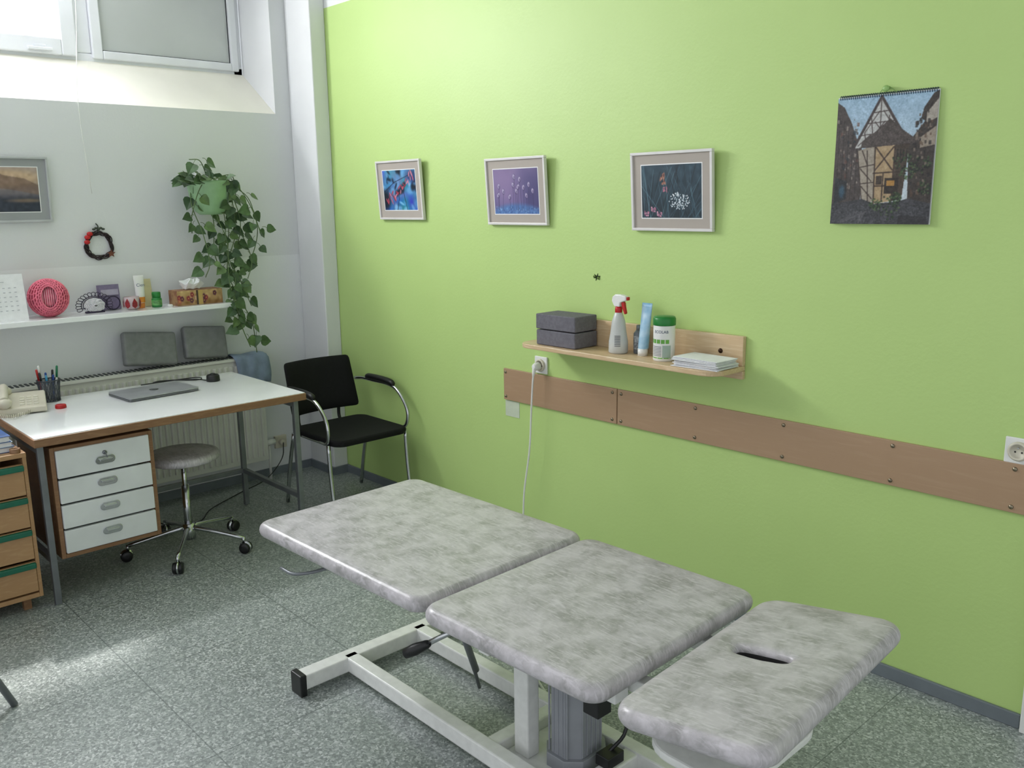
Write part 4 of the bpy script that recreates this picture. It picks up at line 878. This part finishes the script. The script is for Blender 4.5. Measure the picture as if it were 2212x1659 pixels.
mb=MB(); mb.lathe([(.042,.001),(.042,.003)],c); part(PH,'bottom',mb,steel)
pens=[((20,60,140),'blue'),((30,120,80),'green'),((230,200,60),'yellow'),((30,30,36),'black'),((40,90,170),'dark blue'),((230,230,228),'white'),((190,40,40),'red'),((30,30,36),'grey'),((60,150,190),'light blue')]
for k,(pc,nm) in enumerate(pens):
    a=2*pi*k/len(pens)+.3; p0=c+Vector((.028*math.cos(a),.028*math.sin(a),.006)); p1=c+Vector((.043*math.cos(a),.047*math.sin(a),.135+.013*((k*7)%4)))
    d=(p1-p0); L_=d.length; mb=MB(); mb.lathe([(.0008,0),(.004,.012),(.0045,.02),(.0045,L_*.72)],p0,d,10); mb.lathe([(.0055,L_*.66),(.0055,L_*.97),(.003,L_)],p0,d,10,mi=1); solo('pen',nm+' pen standing in the mesh pen holder','pen',mb,[whitepl if k%3 else M('pen_barrel_'+nm.replace(' ','_'),pc,.35,var=.1),M('pen_cap_'+nm.replace(' ','_'),pc,.35,var=.1)],tuple(p0),group='pens in the mesh holder')
mb=MB(); mb.lathe([(.024,0),(.025,.004),(.024,.016),(.020,.018),(.001,.018)],(.54,-1.715,ZD)); solo('bottle_cap','round red plastic cap lying on the desk','cap',mb,redp,(.54,-1.715,ZD))
TP=thing('telephone','ivory corded desk telephone with coiled cord','telephone',(.42,-1.86,ZD))
Rt=Matrix.Rotation(math.radians(-14),3,'Z')@Matrix.Scale(1.1,3); c=(.45,-1.865,ZD)
mb=MB(); mb.prism([(-.10,0),(.10,0),(.10,.026),(-.10,.058)],(0,-.10,.004),(1,0,0),(0,0,1),(0,.20,0)); part(TP,'base',xf(mb,c,Rt),beige,bevel=.008,seg=3)
mb=MB()
for r_ in range(4):
    for k in range(3): mb.obox((.0+.028*r_-.02,.01+.026*k,.050-.0045*r_),(.017,.018,.008))
part(TP,'keypad',xf(mb,c,Rt),M('cream_keys',(230,226,210),.4,var=.05),bevel=.002)
mb=MB(); mb.tube([(-.10,-.055,.080),(-.06,-.055,.093),(.0,-.055,.096),(.06,-.055,.083),(.10,-.055,.065)],.018,10,5); mb.ell((-.092,-.055,.070),(.030,.030,.024),14,10); mb.ell((.092,-.055,.054),(.030,.030,.024),14,10); part(TP,'handset',xf(mb,c,Rt),beige)
mb=MB(); pts=[]
for k in range(220):
    t=k/219; b=Vector((.12+.05*math.sin(t*pi*1.2),-.085+.13*t,.010)); a=t*2*pi*20; pts.append(b+Vector((.006*math.cos(a),0,.006*math.sin(a)+.002)))
mb.tube(pts,.0022,5,1); part(TP,'cord',xf(mb,c,Rt),beige)

# ------------------------------------------------------------------ hanging plant
PL=thing('hanging_plant','trailing pothos plant in a pale green pot on the wall','plant',(.14,-.72,1.62))
c=Vector((.14,-.715,1.63))
mb=MB(); mb.lathe([(.06,0),(.085,.02),(.108,.10),(.118,.17),(.118,.185),(.110,.185),(.104,.15),(.001,.15)],c,n=32); part(PL,'pot',mb,M('pale_green_pot',(150,188,142),.4,0,var=.08))
mb=MB(); mb.box(0,.03,-.73,-.70,1.70,1.86); mb.tube([(.0,-.715,1.80),(.03,-.715,1.82),(.03,-.64,1.80)],.003,6,3); part(PL,'bracket',mb,white_metal)
def pxw(u_,v_,x=.2):
    return Vector((x,-.74+(u_-455)*.00225-.000027*(v_-420),1.74-(v_-420)*.00262))
vines=[[(450,385),(500,392),(540,430),(572,490),(566,550),(535,590)],[(450,382),(500,415),(522,500),(500,580),(530,650),(548,700),(545,765)],[(440,395),(472,470),(470,550),(498,620),(508,700),(525,750)],
[(430,385),(412,440),(425,500),(432,560),(415,590)],[(450,375),(425,352),(402,350)],[(500,395),(532,480),(520,560),(490,620),(500,680),(545,700)],[(480,380),(512,450),(548,520),(552,565),(530,600)],[(465,395),(470,470),(482,520),(475,600),(490,660),(520,690)],
[(455,390),(500,380),(520,400),(530,440)],[(445,390),(400,375),(405,400)],[(470,390),(500,460),(490,540),(510,600),(535,660)],[(470,385),(540,420),(560,470),(580,510)],[(440,390),(418,420),(408,470),(415,500)],[(480,390),(510,480),(505,560),(520,630),(515,690)]]
vm=MB(); lm=MB()
def leaf(lm,p,d,nrm,s_,mi):
    d=d.normalized(); side=d.cross(nrm).normalized(); nrm=side.cross(d)
    out=[(0,0),(-.06,.30),(.06,.46),(.32,.50),(.62,.34),(.86,.14),(1.05,0)]
    mid=[p+d*a*s_+nrm*(-.12*a*a*s_) for a,b in out]
    Lf=[p+d*a*s_+side*b*s_+nrm*(b*.22-.12*a*a)*s_ for a,b in out]; Rg=[p+d*a*s_-side*b*s_+nrm*(b*.22-.12*a*a)*s_ for a,b in out]
    n_=len(out)
    for S,rev in((Lf,0),(Rg,1)):
        fs=[]
        for i in range(n_-1):
            q=(i,i+1,n_+i+1,n_+i); fs.append(tuple(reversed(q)) if rev else q)
        lm.add(mid+S,fs,mi,True)
for vi,vn in enumerate(vines):
    pts=[]
    for k,(a,b) in enumerate(vn):
        x=.16+.06*math.sin(vi*1.7+k*.9)+(.03 if k else 0); p=pxw(a,b,.2); p.x=max(.07,x)
        if p.z<1.3 and p.z>1.0 : p.x=max(p.x,.27) if p.y<-.66 else p.x
        pts.append(p)
    vm.tube(pts,.0026,6,6)
    L_=len(pts)
    for k in range(L_-1):
        seg=(pts[k+1]-pts[k]); nl=max(2,int(seg.length/.052))
        for j in range(nl):
            if random.random()<.10: continue
            p=pts[k]+seg*(j/nl)+Vector((random.uniform(-.01,.02),random.uniform(-.015,.015),random.uniform(-.015,.015)))
            sd=1 if (j+k)%2 else -1
            d=Vector((random.uniform(-.1,.5),sd*random.uniform(.3,1),random.uniform(-1.1,-.1))); nr=Vector((1,random.uniform(-.6,.6),random.uniform(.0,.9)))
            st=p+d.normalized()*.03; vm.tube([p,p+(st-p)*.5+Vector((0,0,.006)),st],.0014,4,2)
            if st.x<.05: st.x=.06
            leaf(lm,st,d,nr,random.uniform(.045,.071),random.choice([0,0,1,2]))
for k in range(16):
    a=random.random()*6.28; p=c+Vector((.09*math.cos(a),.10*math.sin(a),.18)); d=Vector((math.cos(a)*.6+.1,math.sin(a),random.uniform(-.2,.7))); st=p+d.normalized()*.04; st.x=max(.06,st.x); vm.tube([p,st],.0016,4,1); leaf(lm,st,d,Vector((.8,0,.8)),random.uniform(.042,.065),random.choice([0,1,2]))
part(PL,'vine',vm,M('vine_stem',(96,120,72),.6,0,var=.2))
part(PL,'leaves',lm,[M('leaf_green',(80,110,70),.4,0,var=.25,vs=25),M('leaf_dark_green',(58,86,54),.4,0,var=.2,vs=25),M('leaf_light_green',(106,134,84),.4,0,var=.2,vs=25)])
for o in D.objects:
    if '_w' in o: del o['_w']
